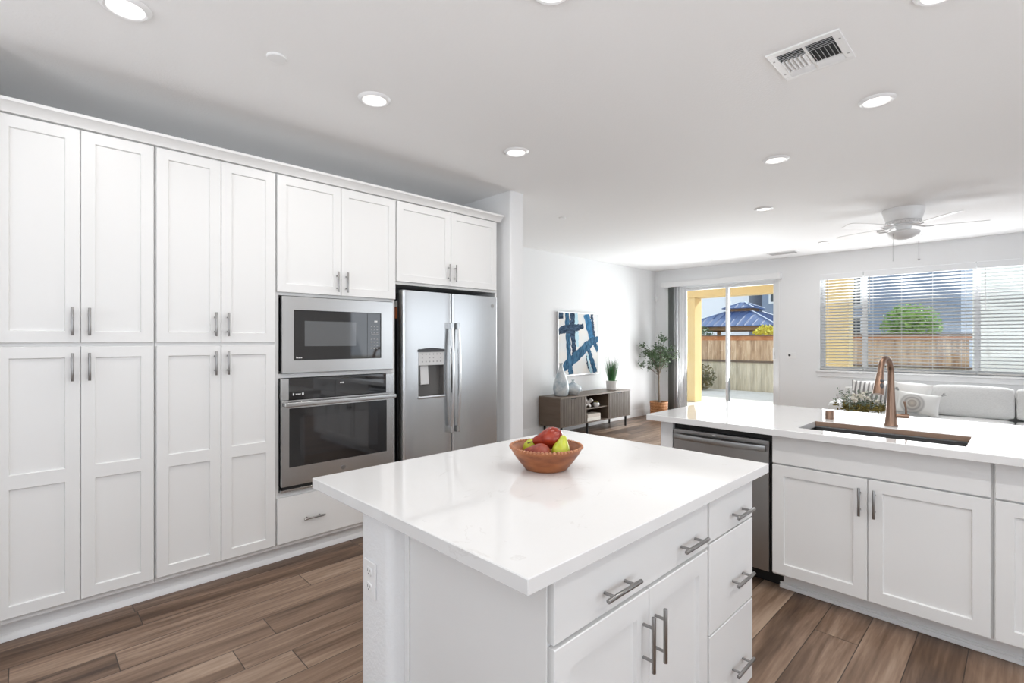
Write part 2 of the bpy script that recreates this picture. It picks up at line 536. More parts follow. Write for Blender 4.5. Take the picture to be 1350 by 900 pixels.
# door and drawer fronts -------------------------------------------------------
AX = {'+x': (Vector((0, 1, 0)), Vector((1, 0, 0))), '-y': (Vector((1, 0, 0)), Vector((0, -1, 0))), '-x': (Vector((0, 1, 0)), Vector((-1, 0, 0)))}
def front_panel(b, face, plane, u0, u1, z0, z1, t=0.02, rail=0.057, mids=(), slab=False, rec=0.010, ch=0.002):
    """door front whose outer face lies in the plane; u0..u1 along the run; mids = list of (z_lo, z_hi) middle rails"""
    U, Nn = AX[face]
    O = Nn * (plane * (Nn.x + Nn.y)) if True else None
    bm = bmesh.new()
    def P(u, z, d):
        return O + U * u + Vector((0, 0, z)) + Nn * d
    def rect(a0, a1, c0, c1, d):
        return [bm.verts.new(P(a0, c0, d)), bm.verts.new(P(a1, c0, d)), bm.verts.new(P(a1, c1, d)), bm.verts.new(P(a0, c1, d))]
    r0 = rect(u0, u1, z0, z1, -t)
    r1 = rect(u0, u1, z0, z1, -ch)
    bm.faces.new(r0)
    def ring(a, c):
        for i in range(4):
            j = (i + 1) % 4
            bm.faces.new((a[i], a[j], c[j], c[i]))
    ring(r0, r1)
    if slab:
        r2 = rect(u0 + ch, u1 - ch, z0 + ch, z1 - ch, 0)
        ring(r1, r2)
        bm.faces.new(r2)
    else:
        us = [u0 + ch, u0 + rail, u1 - rail, u1 - ch]
        zs = [z0 + ch, z0 + rail]
        for a, c in mids:
            zs += [a, c]
        zs += [z1 - rail, z1 - ch]
        g = [[bm.verts.new(P(u, z, 0)) for u in us] for z in zs]
        k = len(zs)
        r2 = [g[0][0], g[0][3], g[k - 1][3], g[k - 1][0]]
        # chamfer ring split along the grid borders is unnecessary: use strips
        for i in range(4):
            j = (i + 1) % 4
            bm.faces.new((r1[i], r1[j], r2[j], r2[i]))
        for a in range(k - 1):
            for c in range(3):
                hole = c == 1 and a % 2 == 1
                q = [g[a][c], g[a][c + 1], g[a + 1][c + 1], g[a + 1][c]]
                if not hole:
                    bm.faces.new(q)
                else:
                    e = 0.0035
                    h = rect(us[1] + e, us[2] - e, zs[a] + e, zs[a + 1] - e, -rec)
                    ring(q, h)
                    bm.faces.new(h)
    bmesh.ops.recalc_face_normals(bm, faces=bm.faces)
    b._merge(bm)

def pull(b, face, plane, u, z, length, vertical, r=0.006, stand=0.032):
    U, Nn = AX[face]
    O = Nn * (plane * (Nn.x + Nn.y))
    c = O + U * u + Vector((0, 0, z))
    D = Vector((0, 0, 1)) if vertical else U
    b.cyl(c + Nn * stand - D * length / 2, c + Nn * stand + D * length / 2, r, seg=14, bev=0.001)
    for s in (-1, 1):
        q = c + D * s * length * 0.3
        b.cyl(q, q + Nn * stand, r * 0.72, seg=10)

def door(parent, face, plane, u0, u1, z0, z1, pulls=(), drawer=False, label=None, **kw):
    b = B()
    front_panel(b, face, plane, u0, u1, z0, z1, slab=drawer, **kw)
    d = finish('drawer' if drawer else 'door', b, 'cab', parent, angle=20)
    for (u, z, ln, v) in pulls:
        h = B()
        pull(h, face, plane, u, z, ln, v)
        finish('handle', h, 'nickel', d)
    return d

# ------------------------------------------------------------------ room shell
XL, YF, XR, YR = -4.99, 8.76, 2.9, -2.6     # living room left wall, far wall, right and rear walls
XK = -3.88                                   # wall behind the tall cabinets
b = B(); b.box(XL - 0.2, XR + 0.1, YR - 0.1, YF + 0.02, -0.12, 0.0)
struct('floor', b, 'floor')
b = B(); b.box(XL - 0.2, XR + 0.2, YR - 0.2, YF + 0.2, CEIL, CEIL + 0.3)
struct('ceiling', b, 'ceil')
b = B(); b.box(XK - 0.15, XK, YR, 3.095, 0, CEIL); b.box(XK, -3.20, -0.40, -0.105, 0, CEIL)  # unseen stub past the pantry, added to block light from the rear
struct('wall_left', b, 'wall')
def rounded_rect(x0, x1, y0, y1, r, corners):
    pts = []
    for (cx, cy, a0, key) in ((x1 - r, y0 + r, -90, 'br'), (x1 - r, y1 - r, 0, 'tr'), (x0 + r, y1 - r, 90, 'tl'), (x0 + r, y0 + r, 180, 'bl')):
        if key in corners:
            pts += [(cx + r * cos(radians(a0 + k * 15)), cy + r * sin(radians(a0 + k * 15))) for k in range(7)]
        else:
            pts.append({'br': (x1, y0), 'tr': (x1, y1), 'tl': (x0, y1), 'bl': (x0, y0)}[key])
    return pts
b = B(); b.prism(rounded_rect(XL - 0.1, -3.18, 3.098, 3.262, 0.02, ('br', 'tr')), 'z', 0, CEIL)
struct('wall_wing', b, 'wall')
b = B(); b.box(XL - 0.15, XL, 3.26, YF + 0.2, 0, CEIL)
struct('wall_living', b, 'wall')
# far wall with the patio door opening and the window opening
DX0, DX1, DZ = -4.49, -2.795, 2.415
WX0, WX1, WZ0, WZ1 = -2.20, 0.17, 0.945, 2.40
b = B()
for x0, x1, z0, z1 in ((XL, DX0, 0, CEIL), (DX0, DX1, DZ, CEIL), (DX1, WX0, 0, CEIL), (WX0, WX1, 0, WZ0), (WX0, WX1, WZ1, CEIL), (WX1, XR, 0, CEIL)):
    b.box(x0, x1, YF, YF + 0.16, z0, z1)
struct('wall_far', b, 'wall')
# unseen right and rear walls; their openings are invented for the fill light
b = B()
for y0, y1, z0, z1 in ((YR, -2.1, 0, CEIL), (-2.1, 2.5, 2.35, CEIL), (2.5, 4.7, 0, CEIL), (4.7, 8.1, 2.35, CEIL), (8.1, YF + 0.16, 0, CEIL), (-2.1, 2.5, 0, 0.1), (4.7, 8.1, 0, 0.95)):
    b.box(XR, XR + 0.15, y0, y1, z0, z1)
struct('wall_right', b, 'wall')
b = B()
for x0, x1, z0, z1 in ((XK - 0.15, -2.0, 0, CEIL), (-2.0, 0.8, 0, 0.6), (-2.0, 0.8, 2.3, CEIL), (0.8, XR + 0.15, 0, CEIL)):
    b.box(x0, x1, YR - 0.15, YR, z0, z1)
struct('wall_rear', b, 'wall')
# baseboards
def baseboard(b, pts, axis, at, sgn, h=0.13, t=0.014):
    a0, a1 = pts
    prof = [(at, 0), (at + sgn * t, 0), (at + sgn * t, h - 0.03), (at + sgn * t * 0.55, h - 0.012), (at + sgn * t * 0.45, h), (at, h)]
    b.prism(prof, axis, a0, a1)
b = B(); baseboard(b, (3.265, YF), 'y', XL, 1); struct('baseboard_left', b, 'trim')
b = B()
for a in ((XL + 0.014, DX0 - 0.02), (DX1 + 0.03, XR)):
    baseboard(b, a, 'x', YF, -1)
struct('baseboard_far', b, 'trim')
b = B(); baseboard(b, (XL + 0.015, -3.20), 'x', 3.262, 1); struct('baseboard_wing', b, 'trim')

# ------------------------------------------------------------------ tall cabinet run
XD = -3.24                 # outer face of the doors
XC = XD - 0.0215           # face frame
def tall_box(b, y0, y1, z0, z1, x=XC):
    b.box(XK + 0.003, x, y0, y1, z0, z1, 0.0008)
LOW = (0.125, 1.366); UP = (1.384, 2.426)
RA = 0.054
def tall_cabinet(y0, ys, y1, label):
    t = thing('tall_cabinet', label, 'cabinet', ((XK + XC) / 2, (y0 + y1) / 2, 0), 'tall pantry cabinets')
    b = B(); tall_box(b, y0 + 0.0008, y1 - 0.0008, 0.098, 2.434); finish('body', b, 'cab', t)
    g = 0.0015
    for k, (a, c) in enumerate(((y0 + 0.006, ys - g), (ys + g, y1 - 0.006))):
        hu = ys - 0.032 if k == 0 else ys + 0.032
        door(t, '+x', XD, a, c, *UP, rail=RA, pulls=[(hu, 1.487, 0.136, True)])
        door(t, '+x', XD, a, c, *LOW, rail=RA, mids=[(0.712, 0.776)], pulls=[(hu, 1.266, 0.136, True)])
    return t
tall_cabinet(-0.097, 0.212, 0.514, 'white tall pantry cabinet farthest from the ovens, two doors above two')
tall_cabinet(0.514, 0.828, 1.133, 'white tall pantry cabinet standing directly beside the wall ovens')

# oven tower
t = thing('oven_cabinet', 'white tall cabinet that holds the microwave and wall oven', 'cabinet', ((XK + XC) / 2, 1.556, 0))
b = B()
tall_box(b, 1.1338, 1.153, 0.098, 2.434)
tall_box(b, 1.961, 1.9785, 0.098, 2.434)
for z0, z1 in ((0.098, 0.44), (1.158, 1.186), (1.678, 2.434)):
    tall_box(b, 1.153, 1.961, z0, z1)
b.box(XK + 0.003, XK + 0.02, 1.153, 1.961, 0.44, 1.678)
finish('body', b, 'cab', t)
for a, c, hu in ((1.139, 1.5535, 1.522), (1.5565, 1.974, 1.588)):
    door(t, '+x', XD, a, c, 1.697, 2.426, rail=RA, pulls=[(hu, 1.787, 0.136, True)])
door(t, '+x', XD, 1.139, 1.974, 0.125, 0.412, drawer=True, pulls=[(1.362, 0.256, 0.136, False), (1.752, 0.256, 0.136, False)])

# cabinet over the refrigerator
t = thing('wall_cabinet', 'white two-door cabinet hung above the refrigerator', 'cabinet', ((XK + XC) / 2, 2.49, 1.8))
b = B(); tall_box(b, 1.9795, 3.002, 1.812, 2.434); finish('body', b, 'cab', t)
for a, c, hu in ((1.987, 2.4825, 2.452), (2.4855, 2.984, 2.517)):
    door(t, '+x', XD, a, c, 1.832, 2.426, rail=RA, pulls=[(hu, 1.935, 0.136, True)])
b = B(); tall_box(b, 2.985, 3.003, 0.0, 1.8115)
tag(finish('side_panel', b, 'cab', loc=(-3.57, 2.99, 0)), 'white upright panel closing the far side of the fridge recess', 'panel')
b = B(); b.box(-3.60, -3.575, 1.98, 2.985, 1.768, 1.8115)
finish('filler', b, 'dark', t)

# crown moulding along the run, with a return at its end
b = B()
prof = [(XC - 0.03, 2.4345), (XD + 0.004, 2.4345), (XD + 0.006, 2.441), (XD + 0.03, 2.468), (XD + 0.046, 2.474), (XD + 0.048, 2.488), (XD - 0.05, 2.488)]
b.prism([(x, z) for x, z in prof], 'y', -0.1, 3.03)
b.box(XK + 0.003, XC - 0.03, -0.1, 3.03, 2.4345, 2.47)
struct('trim_1', b, 'cab')
# toe board and shoe moulding under the run
b = B()
b.box(-3.34, -3.318, -0.1, 1.978, 0.0, 0.0975)
b.prism([(-3.318, 0), (-3.302, 0), (-3.304, 0.016), (-3.312, 0.026), (-3.318, 0.028)], 'y', -0.1, 1.978)
struct('trim_2', b, 'trim')

# microwave --------------------------------------------------------------
t = thing('microwave', 'built-in stainless steel microwave above the wall oven', 'microwave', (-3.4, 1.55, 1.19))
XM = -3.228
b = B()
gy0, gy1, gz0, gz1 = 1.234, 1.850, 1.269, 1.589
for y0, y1, z0, z1 in ((1.163, 1.945, gz1, 1.672), (1.163, 1.945, 1.190, gz0), (1.163, gy0, gz0, gz1), (gy1, 1.945, gz0, gz1)):
    b.box(XD - 0.0195, XM, y0, y1, z0, z1)
finish('trim_kit', b, 'steel', t)
b = B(); b.box(-3.7, XC - 0.003, 1.17, 1.94, 1.2, 1.665); finish('body', b, 'dark', t)
b = B()
b.box(-3.27, XM - 0.008, gy0 + 0.001, 1.745, gz0 + 0.001, gz1 - 0.001, 0.001)
dr = finish('door', b, 'bglass', t)
b = B(); b.box(XM - 0.008, XM - 0.0072, 1.306, 1.660, 1.358, 1.520)
finish('window', b, 'mwglass', dr)
b = B()
b.box(-3.27, XM - 0.008, 1.7475, gy1 - 0.001, gz0 + 0.001, gz1 - 0.001, 0.001)
cp = finish('control_panel', b, 'bglass', t)
b = B()
for r_ in range(3):
    for c_ in range(3):
        y, z = 1.772 + 0.022 * c_, 1.49 - 0.022 * r_
        b = B(); b.box(XM - 0.008, XM - 0.0074, y, y + 0.012, z, z + 0.006); finish('key', b, 'print', cp)
for r_ in range(4):
    for c_ in range(3):
        y, z = 1.772 + 0.022 * c_, 1.40 - 0.022 * r_
        b = B(); b.box(XM - 0.008, XM - 0.0074, y, y + 0.010, z, z + 0.009); finish('key', b, 'print', cp)
b = B(); b.box(XM - 0.008, XM - 0.0074, 1.775, 1.83, 1.437, 1.441)
finish('divider_line', b, 'print', cp)
b = B(); b.box(XM - 0.008, XM - 0.0074, 1.80, 1.822, 1.525, 1.535); finish('clock_display', b, 'white_print', cp)
b = B()
for k, y in enumerate((1.252, 1.260, 1.268, 1.276, 1.284)):
    b.box(XM - 0.008, XM - 0.0074, y, y + 0.005, 1.281, 1.288 + (0.004 if k == 0 else 0))
finish('lettering', b, 'white_print', dr)

# wall oven ----------------------------------------------------------------
t = thing('wall_oven', 'built-in stainless steel wall oven below the microwave', 'oven', (-3.4, 1.55, 0.45))
b = B(); b.box(-3.8, XC - 0.003, 1.17, 1.945, 0.47, 1.150); finish('body', b, 'dark', t)
b = B()
for y0, y1, z0, z1 in ((1.158, 1.204, 1.020, 1.1555), (1.890, 1.950, 1.020, 1.1555), (1.158, 1.950, 0.446, 0.460)):
    b = B(); b.box(XD - 0.0195, XM, y0, y1, z0, z1, 0.001); finish('side_trim', b, 'steel', t)
b = B(); b.box(XD - 0.0195, XM - 0.012, 1.17, 1.94, 0.4605, 0.478); finish('vent', b, 'black', t)
b = B(); b.box(XD - 0.0195, XM, 1.2045, 1.8895, 1.022, 1.1555, 0.001); cp = finish('control_panel', b, 'bglass', t)
b = B()
b.box(XM - 0.0002, XM + 0.0006, 1.540, 1.552, 1.107, 1.116)
b.box(XM - 0.0002, XM + 0.0006, 1.556, 1.568, 1.107, 1.116)
finish('clock_display', b, 'white_print', cp)
b = B()
b.box(XM - 0.0002, XM + 0.0006, 1.228, 1.236, 1.048, 1.062)
for k in range(5):
    b.box(XM - 0.0002, XM + 0.0006, 1.246 + 0.007 * k, 1.250 + 0.007 * k, 1.052, 1.058)
b.box(XM - 0.0002, XM + 0.0006, 1.286, 1.297, 1.047, 1.062)
finish('lettering', b, 'white_print', cp)
b = B()
wy0, wy1, wz0, wz1 = 1.204, 1.890, 0.598, 0.968
XO = XM + 0.006
for y0, y1, z0, z1 in ((1.160, 1.948, wz1, 1.0185), (1.160, 1.948, 0.482, wz0), (1.160, wy0, wz0, wz1), (wy1, 1.948, wz0, wz1)):
    b.box(XD - 0.0195, XO, y0, y1, z0, z1)
dr = finish('door', b, 'steel', t)
b = B(); b.box(-3.255, XO - 0.004, wy0 + 0.0005, wy1 - 0.0005, wz0 + 0.0005, wz1 - 0.0005)
w_ = finish('window', b, 'bglass', dr)
b = B(); b.box(XO - 0.004, XO - 0.0034, wy0 + 0.07, wy1 - 0.07, wz0 + 0.06, wz1 - 0.06)
finish('inner_glass', b, 'wglass', dr)
b = B()
zc = 0.995
pts = []
pr_ = [(-0.010, -0.016), (0.010, -0.012), (0.010, 0.012), (-0.010, 0.016)]
b.box(XO + 0.028, XO + 0.044, 1.165, 1.945, zc - 0.014, zc + 0.014, 0.005, 2)
for y in (1.175, 1.915):
    b.box(XO, XO + 0.030, y, y + 0.02, zc - 0.010, zc + 0.010, 0.002)
finish('handle', b, 'steel', dr)
b = B(); b.cyl((XO, 1.56, 0.54), (XO + 0.002, 1.56, 0.54), 0.014, seg=20); finish('badge', b, 'steeld', dr)

# refrigerator ----------------------------------------------------------------
t = thing('refrigerator', 'stainless steel side-by-side refrigerator with ice dispenser', 'refrigerator', (-3.5, 2.49, 0))
b = B(); b.box(-3.84, -3.272, 2.014, 2.974, 0.03, 1.752, 0.004); case = finish('case', b, 'black', t)
b = B(); b.box(-3.3, -3.2715, 2.016, 2.972, 0.0, 0.0995); finish('kick_plate', b, 'dark', t)
XF = -3.208
ydl, ydr, zdt, zpb, zcb, zdb = 2.150, 2.392, 1.330, 1.204, 0.980, 0.954
def fdoor(b, y0, y1, z0, z1, holes=None, r=0.022):
    """door slab with rounded front vertical edges"""
    def pr(y0, y1, l, rr):
        pts = [(-3.266, y0)]
        if l:
            pts += [(XF - r + r * sin(radians(a)), y0 + r - r * cos(radians(a))) for a in range(0, 91, 15)]
        else:
            pts.append((XF, y0))
        if rr:
            pts += [(XF - r + r * cos(radians(a)), y1 - r + r * sin(radians(a))) for a in range(0, 91, 15)]
        else:
            pts.append((XF, y1))
        pts.append((-3.266, y1))
        return pts
    if not holes:
        b.prism(pr(y0, y1, True, True), 'z', z0, z1)
    else:
        hy0, hy1, hz0, hz1 = holes
        b.prism(pr(y0, hy0, True, False), 'z', z0, z1)
        b.prism(pr(hy1, y1, False, True), 'z', z0, z1)
        b.prism(pr(hy0, hy1, False, False), 'z', z0, hz0)
        b.prism(pr(hy0, hy1, False, False), 'z', hz1, z1)
b = B(); fdoor(b, 2.018, 2.469, 0.105, 1.768, (ydl, ydr, zdb, zdt), r=0.02)
dl = finish('door', b, 'steelv', t)
b = B(); fdoor(b, 2.475, 2.970, 0.105, 1.768, r=0.02)
drr = finish('door', b, 'steelv', t)
# dispenser
b = B(); b.box(-3.264, -3.262, ydl + 0.001, ydr - 0.001, zdb + 0.001, zdt - 0.001)
b.box(-3.262, XF - 0.002, ydl + 0.0005, ydl + 0.008, zdb + 0.02, zpb)
b.box(-3.262, XF - 0.002, ydr - 0.008, ydr - 0.0005, zdb + 0.02, zpb)
M['cavity'] = mat('dispenser_cavity_plastic', (0.13, 0.125, 0.12), 0.4)
disp = finish('dispenser', b, 'cavity', dl)
b = B(); b.box(-3.262, XF + 0.003, ydl + 0.002, ydr - 0.002, zpb, zdt - 0.022, 0.003); finish('dispenser_panel', b, 'greyplastic', dl)
b = B()
for r_, zz in enumerate((1.285, 1.258, 1.228)):
    for k in range(6):
        if r_ == 1 and k in (1, 4):
            continue
        y = ydl + 0.03 + k * 0.034
        b = B(); b.box(XF + 0.003, XF + 0.0036, y, y + 0.010, zz, zz + (0.010 if r_ != 1 else 0.006)); finish('button', b, 'print', dl)
b = B()
n_ = 10
top = [(ydl - 0.002 + (ydr - ydl + 0.004) * k / n_, zdt - 0.006 + 0.014 * sin(pi * k / n_)) for k in range(n_ + 1)]
b.prism(top + [(ydr + 0.002, zdt - 0.022), (ydl - 0.002, zdt - 0.022)], 'x', -3.262, XF + 0.008)
finish('dispenser_hood', b, 'dark', dl)
b = B()
b.prism([(-3.255, zpb), (-3.225, zpb), (XF - 0.004, 1.06), (-3.225, 1.055)], 'y', 2.178, 2.250)
finish('dispenser_paddle', b, 'greyplastic', dl)
b = B(); b.box(-3.262, XF + 0.012, ydl - 0.004, ydr + 0.004, zdb - 0.004, zdb + 0.018, 0.006, 2); finish('drip_tray', b, 'steel', dl)
for par, y0, sg in ((dl, 2.440, -1), (drr, 2.506, 1)):
    b = B()
    zs = [0.69 + (1.51 - 0.69) * k / 14 for k in range(15)]
    prof_pts = []
    bow = lambda z: 0.028 + 0.028 * math.sin(pi * (z - 0.66) / 0.88)
    tb = bmesh.new()
    rings = []
    for z in zs:
        d = bow(z)
        w = 0.015
        c0 = y0
        rings.append([tb.verts.new(p) for p in ((XF + d - 0.008, c0 - w, z), (XF + d + 0.006, c0 - w * 0.8, z), (XF + d + 0.010, c0, z), (XF + d + 0.006, c0 + w * 0.8, z), (XF + d - 0.008, c0 + w, z))])
    for a, c in zip(rings, rings[1:]):
        for k in range(5):
            j = (k + 1) % 5
            tb.faces.new((a[k], a[j], c[j], c[k]))
    tb.faces.new(rings[0]); tb.faces.new(rings[-1])
    bmesh.ops.recalc_face_normals(tb, faces=tb.faces)
    b._merge(tb)
    for z in (0.665, 1.485):
        b.box(XF - 0.001, XF + 0.042, y0 - 0.015, y0 + 0.015, z, z + 0.05, 0.004, 2)
    finish('handle', b, 'steelv', par)
b = B(); b.cyl((XF, 2.905, 1.690), (XF + 0.002, 2.905, 1.690), 0.017, seg=24)
lg = finish('badge', b, 'grey', drr)
b = B()
b.lathe([(0.0125, 0), (0.0145, 0), (0.0145, 0.0012), (0.0125, 0.0012), (0.0125, 0)], (XF + 0.0016, 2.905, 1.690), 24, Matrix.Rotation(pi / 2, 4, 'Y'))
b.tube([(XF + 0.0024, 2.905 + 0.006 * cos(a), 1.690 + 0.007 * sin(a)) for a in [radians(x) for x in range(40, 400, 30)]], 0.001, 6)
finish('badge_mark', b, 'steel', lg)
b = B(); b.box(-3.262 - 0.075, -3.281, 2.0125, 2.0138, 1.648, 1.694); finish('sticker', b, 'stickerw', case)
b = B(); b.box(-3.337, -3.283, 2.0125, 2.0138, 1.560, 1.642)
finish('sticker', b, 'sticker', case)['label'] = 'orange sticker'

# ------------------------------------------------------------------ island
IX = -0.733                # outer face of island doors (facing +x)
IC = IX - 0.0215
b = B(); b.prism(rounded_rect(-1.487, -1.310, 0.775, 2.0, 0.028, ('br', 'bl')), 'z', 0, 0.884)
struct('wall_island', b, 'tex')
t = thing('outlet', 'white double power outlet on the end wall of the island', 'outlet', (-1.414, 0.775, 0.6))
b = B(); b.box(-1.449, -1.379, 0.7690, 0.7745, 0.603, 0.716, 0.002); finish('cover_plate', b, 'plastic', t)
for z in (0.636, 0.684):
    b = B(); b.prism([(-1.414 + 0.0165 * cos(radians(a)) * (1.0), z + 0.0135 * max(-0.8, min(0.8, sin(radians(a)))) * 1.25) for a in range(0, 360, 15)], 'y', 0.7668, 0.7692)
    s_ = finish('socket', b, 'plastic', t)
    b = B()
    for dx in (-0.006, 0.006):
        b.box(-1.414 + dx - 0.001, -1.414 + dx + 0.001, 0.7664, 0.7669, z, z + 0.007)
    b.cyl((-1.414, 0.7664, z - 0.006), (-1.414, 0.7669, z - 0.006), 0.0022, seg=10)
    finish('slots', b, 'dark', s_)

t = thing('island_cabinet', 'white island cabinet with one wide drawer above two doors', 'cabinet', (-1.03, 1.235, 0))
b = B()
b.box(-1.309, IC, 0.837, 1.6285, 0.1, 0.8835, 0.0008)
b.box(-1.309, IX - 0.085, 0.845, 1.6285, 0, 0.0995)
bd = finish('body', b, 'cab', t)
b = B()
b.box(-1.309, -0.742, 0.8330, 0.8368, 0.0, 0.8835, 0.0006)
b.box(-1.309, -1.286, 0.8275, 0.8329, 0.0, 0.8835, 0.001)
finish('end_panel', b, 'cab', t)
door(t, '+x', IX, 0.850, 1.622, 0.714, 0.862, drawer=True, pulls=[(1.085, 0.767, 0.15, False), (1.484, 0.767, 0.15, False)])
door(t, '+x', IX, 0.850, 1.2520, 0.115, 0.703, rail=0.062, pulls=[(1.222, 0.572, 0.15, True)])
door(t, '+x', IX, 1.2550, 1.622, 0.115, 0.703, rail=0.062, pulls=[(1.285, 0.572, 0.15, True)])
t = thing('drawer_cabinet', 'white island cabinet with a stack of three drawers', 'cabinet', (-1.03, 1.82, 0))
b = B()
b.box(-1.309, IC, 1.6295, 2.012, 0.1, 0.8835, 0.0008)
b.box(-1.309, IX - 0.085, 1.6295, 2.0, 0, 0.0995)
finish('body', b, 'cab', t)
for z0, z1, hz in ((0.722, 0.862, 0.772), (0.413, 0.716, 0.534), (0.103, 0.407, 0.218)):
    door(t, '+x', IX, 1.636, 2.0105, z0, z1, drawer=True, pulls=[(1.868, hz, 0.15, False)])
b = B(); b.box(-1.725, -0.692, 0.722, 2.066, 0.8845, 0.92, 0.002, 1)
tag(finish('countertop', b, 'quartz', loc=(-1.2, 1.4, 0.8845)), 'white quartz countertop of the kitchen island', 'countertop')

# fruit bowl
bc = (-1.246, 1.398, 0.9203)
b = B()
prof = [(0, 0), (0.074, 0), (0.080, 0.004), (0.100, 0.028), (0.120, 0.055), (0.132, 0.076), (0.134, 0.082), (0.128, 0.084), (0.120, 0.078), (0.108, 0.058), (0.088, 0.032), (0.065, 0.015), (0, 0.012)]
b.lathe(prof, bc, 56)
bowl = tag(finish('fruit_bowl', b, 'bowl', loc=bc), 'carved round wooden bowl of pears on the island', 'bowl')
b = B()
for k in range(60):
    a = 2 * pi * k / 60
    b.ball((bc[0] + 0.1315 * cos(a), bc[1] + 0.1315 * sin(a), bc[2] + 0.0835), 0.0068, (1, 1, 0.8), 1)
finish('rim', b, 'bowlrim', bowl)
def pear(c, size, direction, m, label, stem=True, roll=0):
    """c = centre of the fat end; direction = way the stem points"""
    d = Vector(direction).normalized()
    rot = Vector((0, 0, 1)).rotation_difference(d).to_matrix().to_4x4()
    prof = [(0, -0.96), (0.18, -1.0), (0.5, -0.9), (0.8, -0.62), (0.97, -0.22), (1.0, 0.08), (0.93, 0.42), (0.78, 0.76), (0.6, 1.08), (0.47, 1.38), (0.38, 1.62), (0.24, 1.80), (0.08, 1.86), (0, 1.83)]
    b = B(); b.lathe([(r * size, z * size) for r, z in prof], c, 28, rot)
    o = tag(finish('pear', b, m, loc=c, angle=80), label, 'pear')
    if stem:
        q = Vector(c)
        side = d.orthogonal().normalized()
        b = B(); b.tube([q + d * size * 1.80, q + d * size * 2.05 + side * 0.001, q + d * size * 2.35 + side * 0.004], [0.0022, 0.0017, 0.0024], 8)
        finish('stem', b, 'stem', o)
    return o
CR = Vector((0.6997, 0.7145, 0)); CF = Vector((-0.7145, 0.6997, 0))
def fr(dr, df, dz):     # offset from the bowl centre: to the right, away, up
    return Vector(bc) + CR * dr + CF * df + Vector((0, 0, dz))
pear(fr(0.024, 0.005, 0.112), 0.041, -CR * 1.0 + CF * 0.15 + Vector((0, 0, -0.22)), 'redpear', 'glossy dark red pear lying on top of the pile')
pear(fr(-0.022, -0.058, 0.0685), 0.035, -CR * 1.0 + CF * 0.35 + Vector((0, 0, 0.05)), 'darkpear', 'dull russet red pear low at the front of the bowl')
pear(fr(0.050, -0.046, 0.0700), 0.034, CR * 0.25 + CF * 0.5 + Vector((0, 0, 1)), 'greenpear', 'yellow-green pear upright at the right of the bowl', stem=False)
pear(fr(-0.052, 0.047, 0.066), 0.033, -CF * 0.25 + CR * 0.8 + Vector((0, 0, 0.3)), 'greenpear', 'yellow-green pear mostly hidden behind the two red ones', stem=False)

# ------------------------------------------------------------------ peninsula
PY = 2.968                 # outer face of the doors (facing -y)
PC = PY + 0.0215
PXE = 0.62
b = B(); b.box(-1.655, PXE, 3.60, 3.72, 0, 0.883)
b.box(-1.655, -1.573, 2.975, 3.60, 0, 0.883)
struct('wall_peninsula', b, 'wall')
t = thing('sink_cabinet', 'white sink base cabinet with two doors and plain false front', 'cabinet', (-0.54, 3.3, 0))
b = B()
x0, x1 = -0.9795, -0.0965
b.box(x0, x0 + 0.018, PC, 3.598, 0.105, 0.8825); b.box(x1 - 0.018, x1, PC, 3.598, 0.105, 0.8825)
b.box(x0 + 0.018, x1 - 0.018, 3.58, 3.598, 0.105, 0.8825); b.box(x0 + 0.018, x1 - 0.018, PC, 3.58, 0.105, 0.125)
b.box(x0 + 0.018, x1 - 0.018, PC, PC + 0.018, 0.125, 0.8825)
finish('body', b, 'cab', t)
b = B(); front_panel(b, '-y', PY, x0 + 0.002, x1 - 0.006, 0.722, 0.872, slab=True); finish('false_front', b, 'cab', t, angle=20)
door(t, '-y', PY, x0 + 0.002, -0.5415, 0.118, 0.714, rail=0.058, pulls=[(-0.571, 0.603, 0.138, True)])
door(t, '-y', PY, -0.5385, x1 - 0.006, 0.118, 0.714, rail=0.058, pulls=[(-0.511, 0.603, 0.138, True)])
t = thing('base_cabinet', 'white base cabinet to the right of the sink cabinet', 'cabinet', (0.25, 3.3, 0))
b = B(); b.box(-0.0955, 0.60, PC, 3.598, 0.105, 0.8825); finish('body', b, 'cab', t)
door(t, '-y', PY, -0.0895, 0.594, 0.722, 0.872, drawer=True, pulls=[(0.25, 0.79, 0.138, False)])
door(t, '-y', PY, -0.0895, 0.2505, 0.118, 0.714, rail=0.058, pulls=[(0.222, 0.603, 0.138, True)])
door(t, '-y', PY, 0.2535, 0.594, 0.118, 0.714, rail=0.058, pulls=[(0.282, 0.603, 0.138, True)])
b = B()
b.box(-0.955, 0.6, 3.085, 3.10, 0, 0.1045)
b.box(-0.972, 0.6, 3.070, 3.0845, 0, 0.022, 0.003)
b.box(-0.972, 0.6, 3.075, 3.0845, 0.0222, 0.034, 0.003)
struct('trim_3', b, 'trim')
# dishwasher
t = thing('dishwasher', 'stainless steel dishwasher under the peninsula counter beside the sink cabinet', 'dishwasher', (-1.275, 3.3, 0))
b = B(); b.box(-1.568, -0.984, PY + 0.03, 3.59, 0.10, 0.868); b.box(-1.568, -0.93, 3.105, 3.118, 0, 0.0995); finish('tub', b, 'black', t)
b = B(); b.box(-1.562, -0.993, PY - 0.004, PY + 0.029, 0.112, 0.838, 0.004, 2); d_ = finish('door', b, 'steeld', t)
b = B()
hb = bmesh.new()
rings = []
for k in range(21):
    s_ = k / 20
    x = -1.552 + s_ * 0.546
    d = 0.020 + 0.022 * sin(pi * s_) ** 0.6
    y = PY - 0.004 - d
    rings.append([hb.verts.new(p) for p in ((x, y + 0.010, 0.776), (x, y, 0.779), (x, y - 0.004, 0.795), (x, y, 0.811), (x, y + 0.010, 0.814))])
for a, c in zip(rings, rings[1:]):
    for k in range(5):
        j = (k + 1) % 5
        hb.faces.new((a[k], a[j], c[j], c[k]))
hb.faces.new(rings[0]); hb.faces.new(rings[-1])
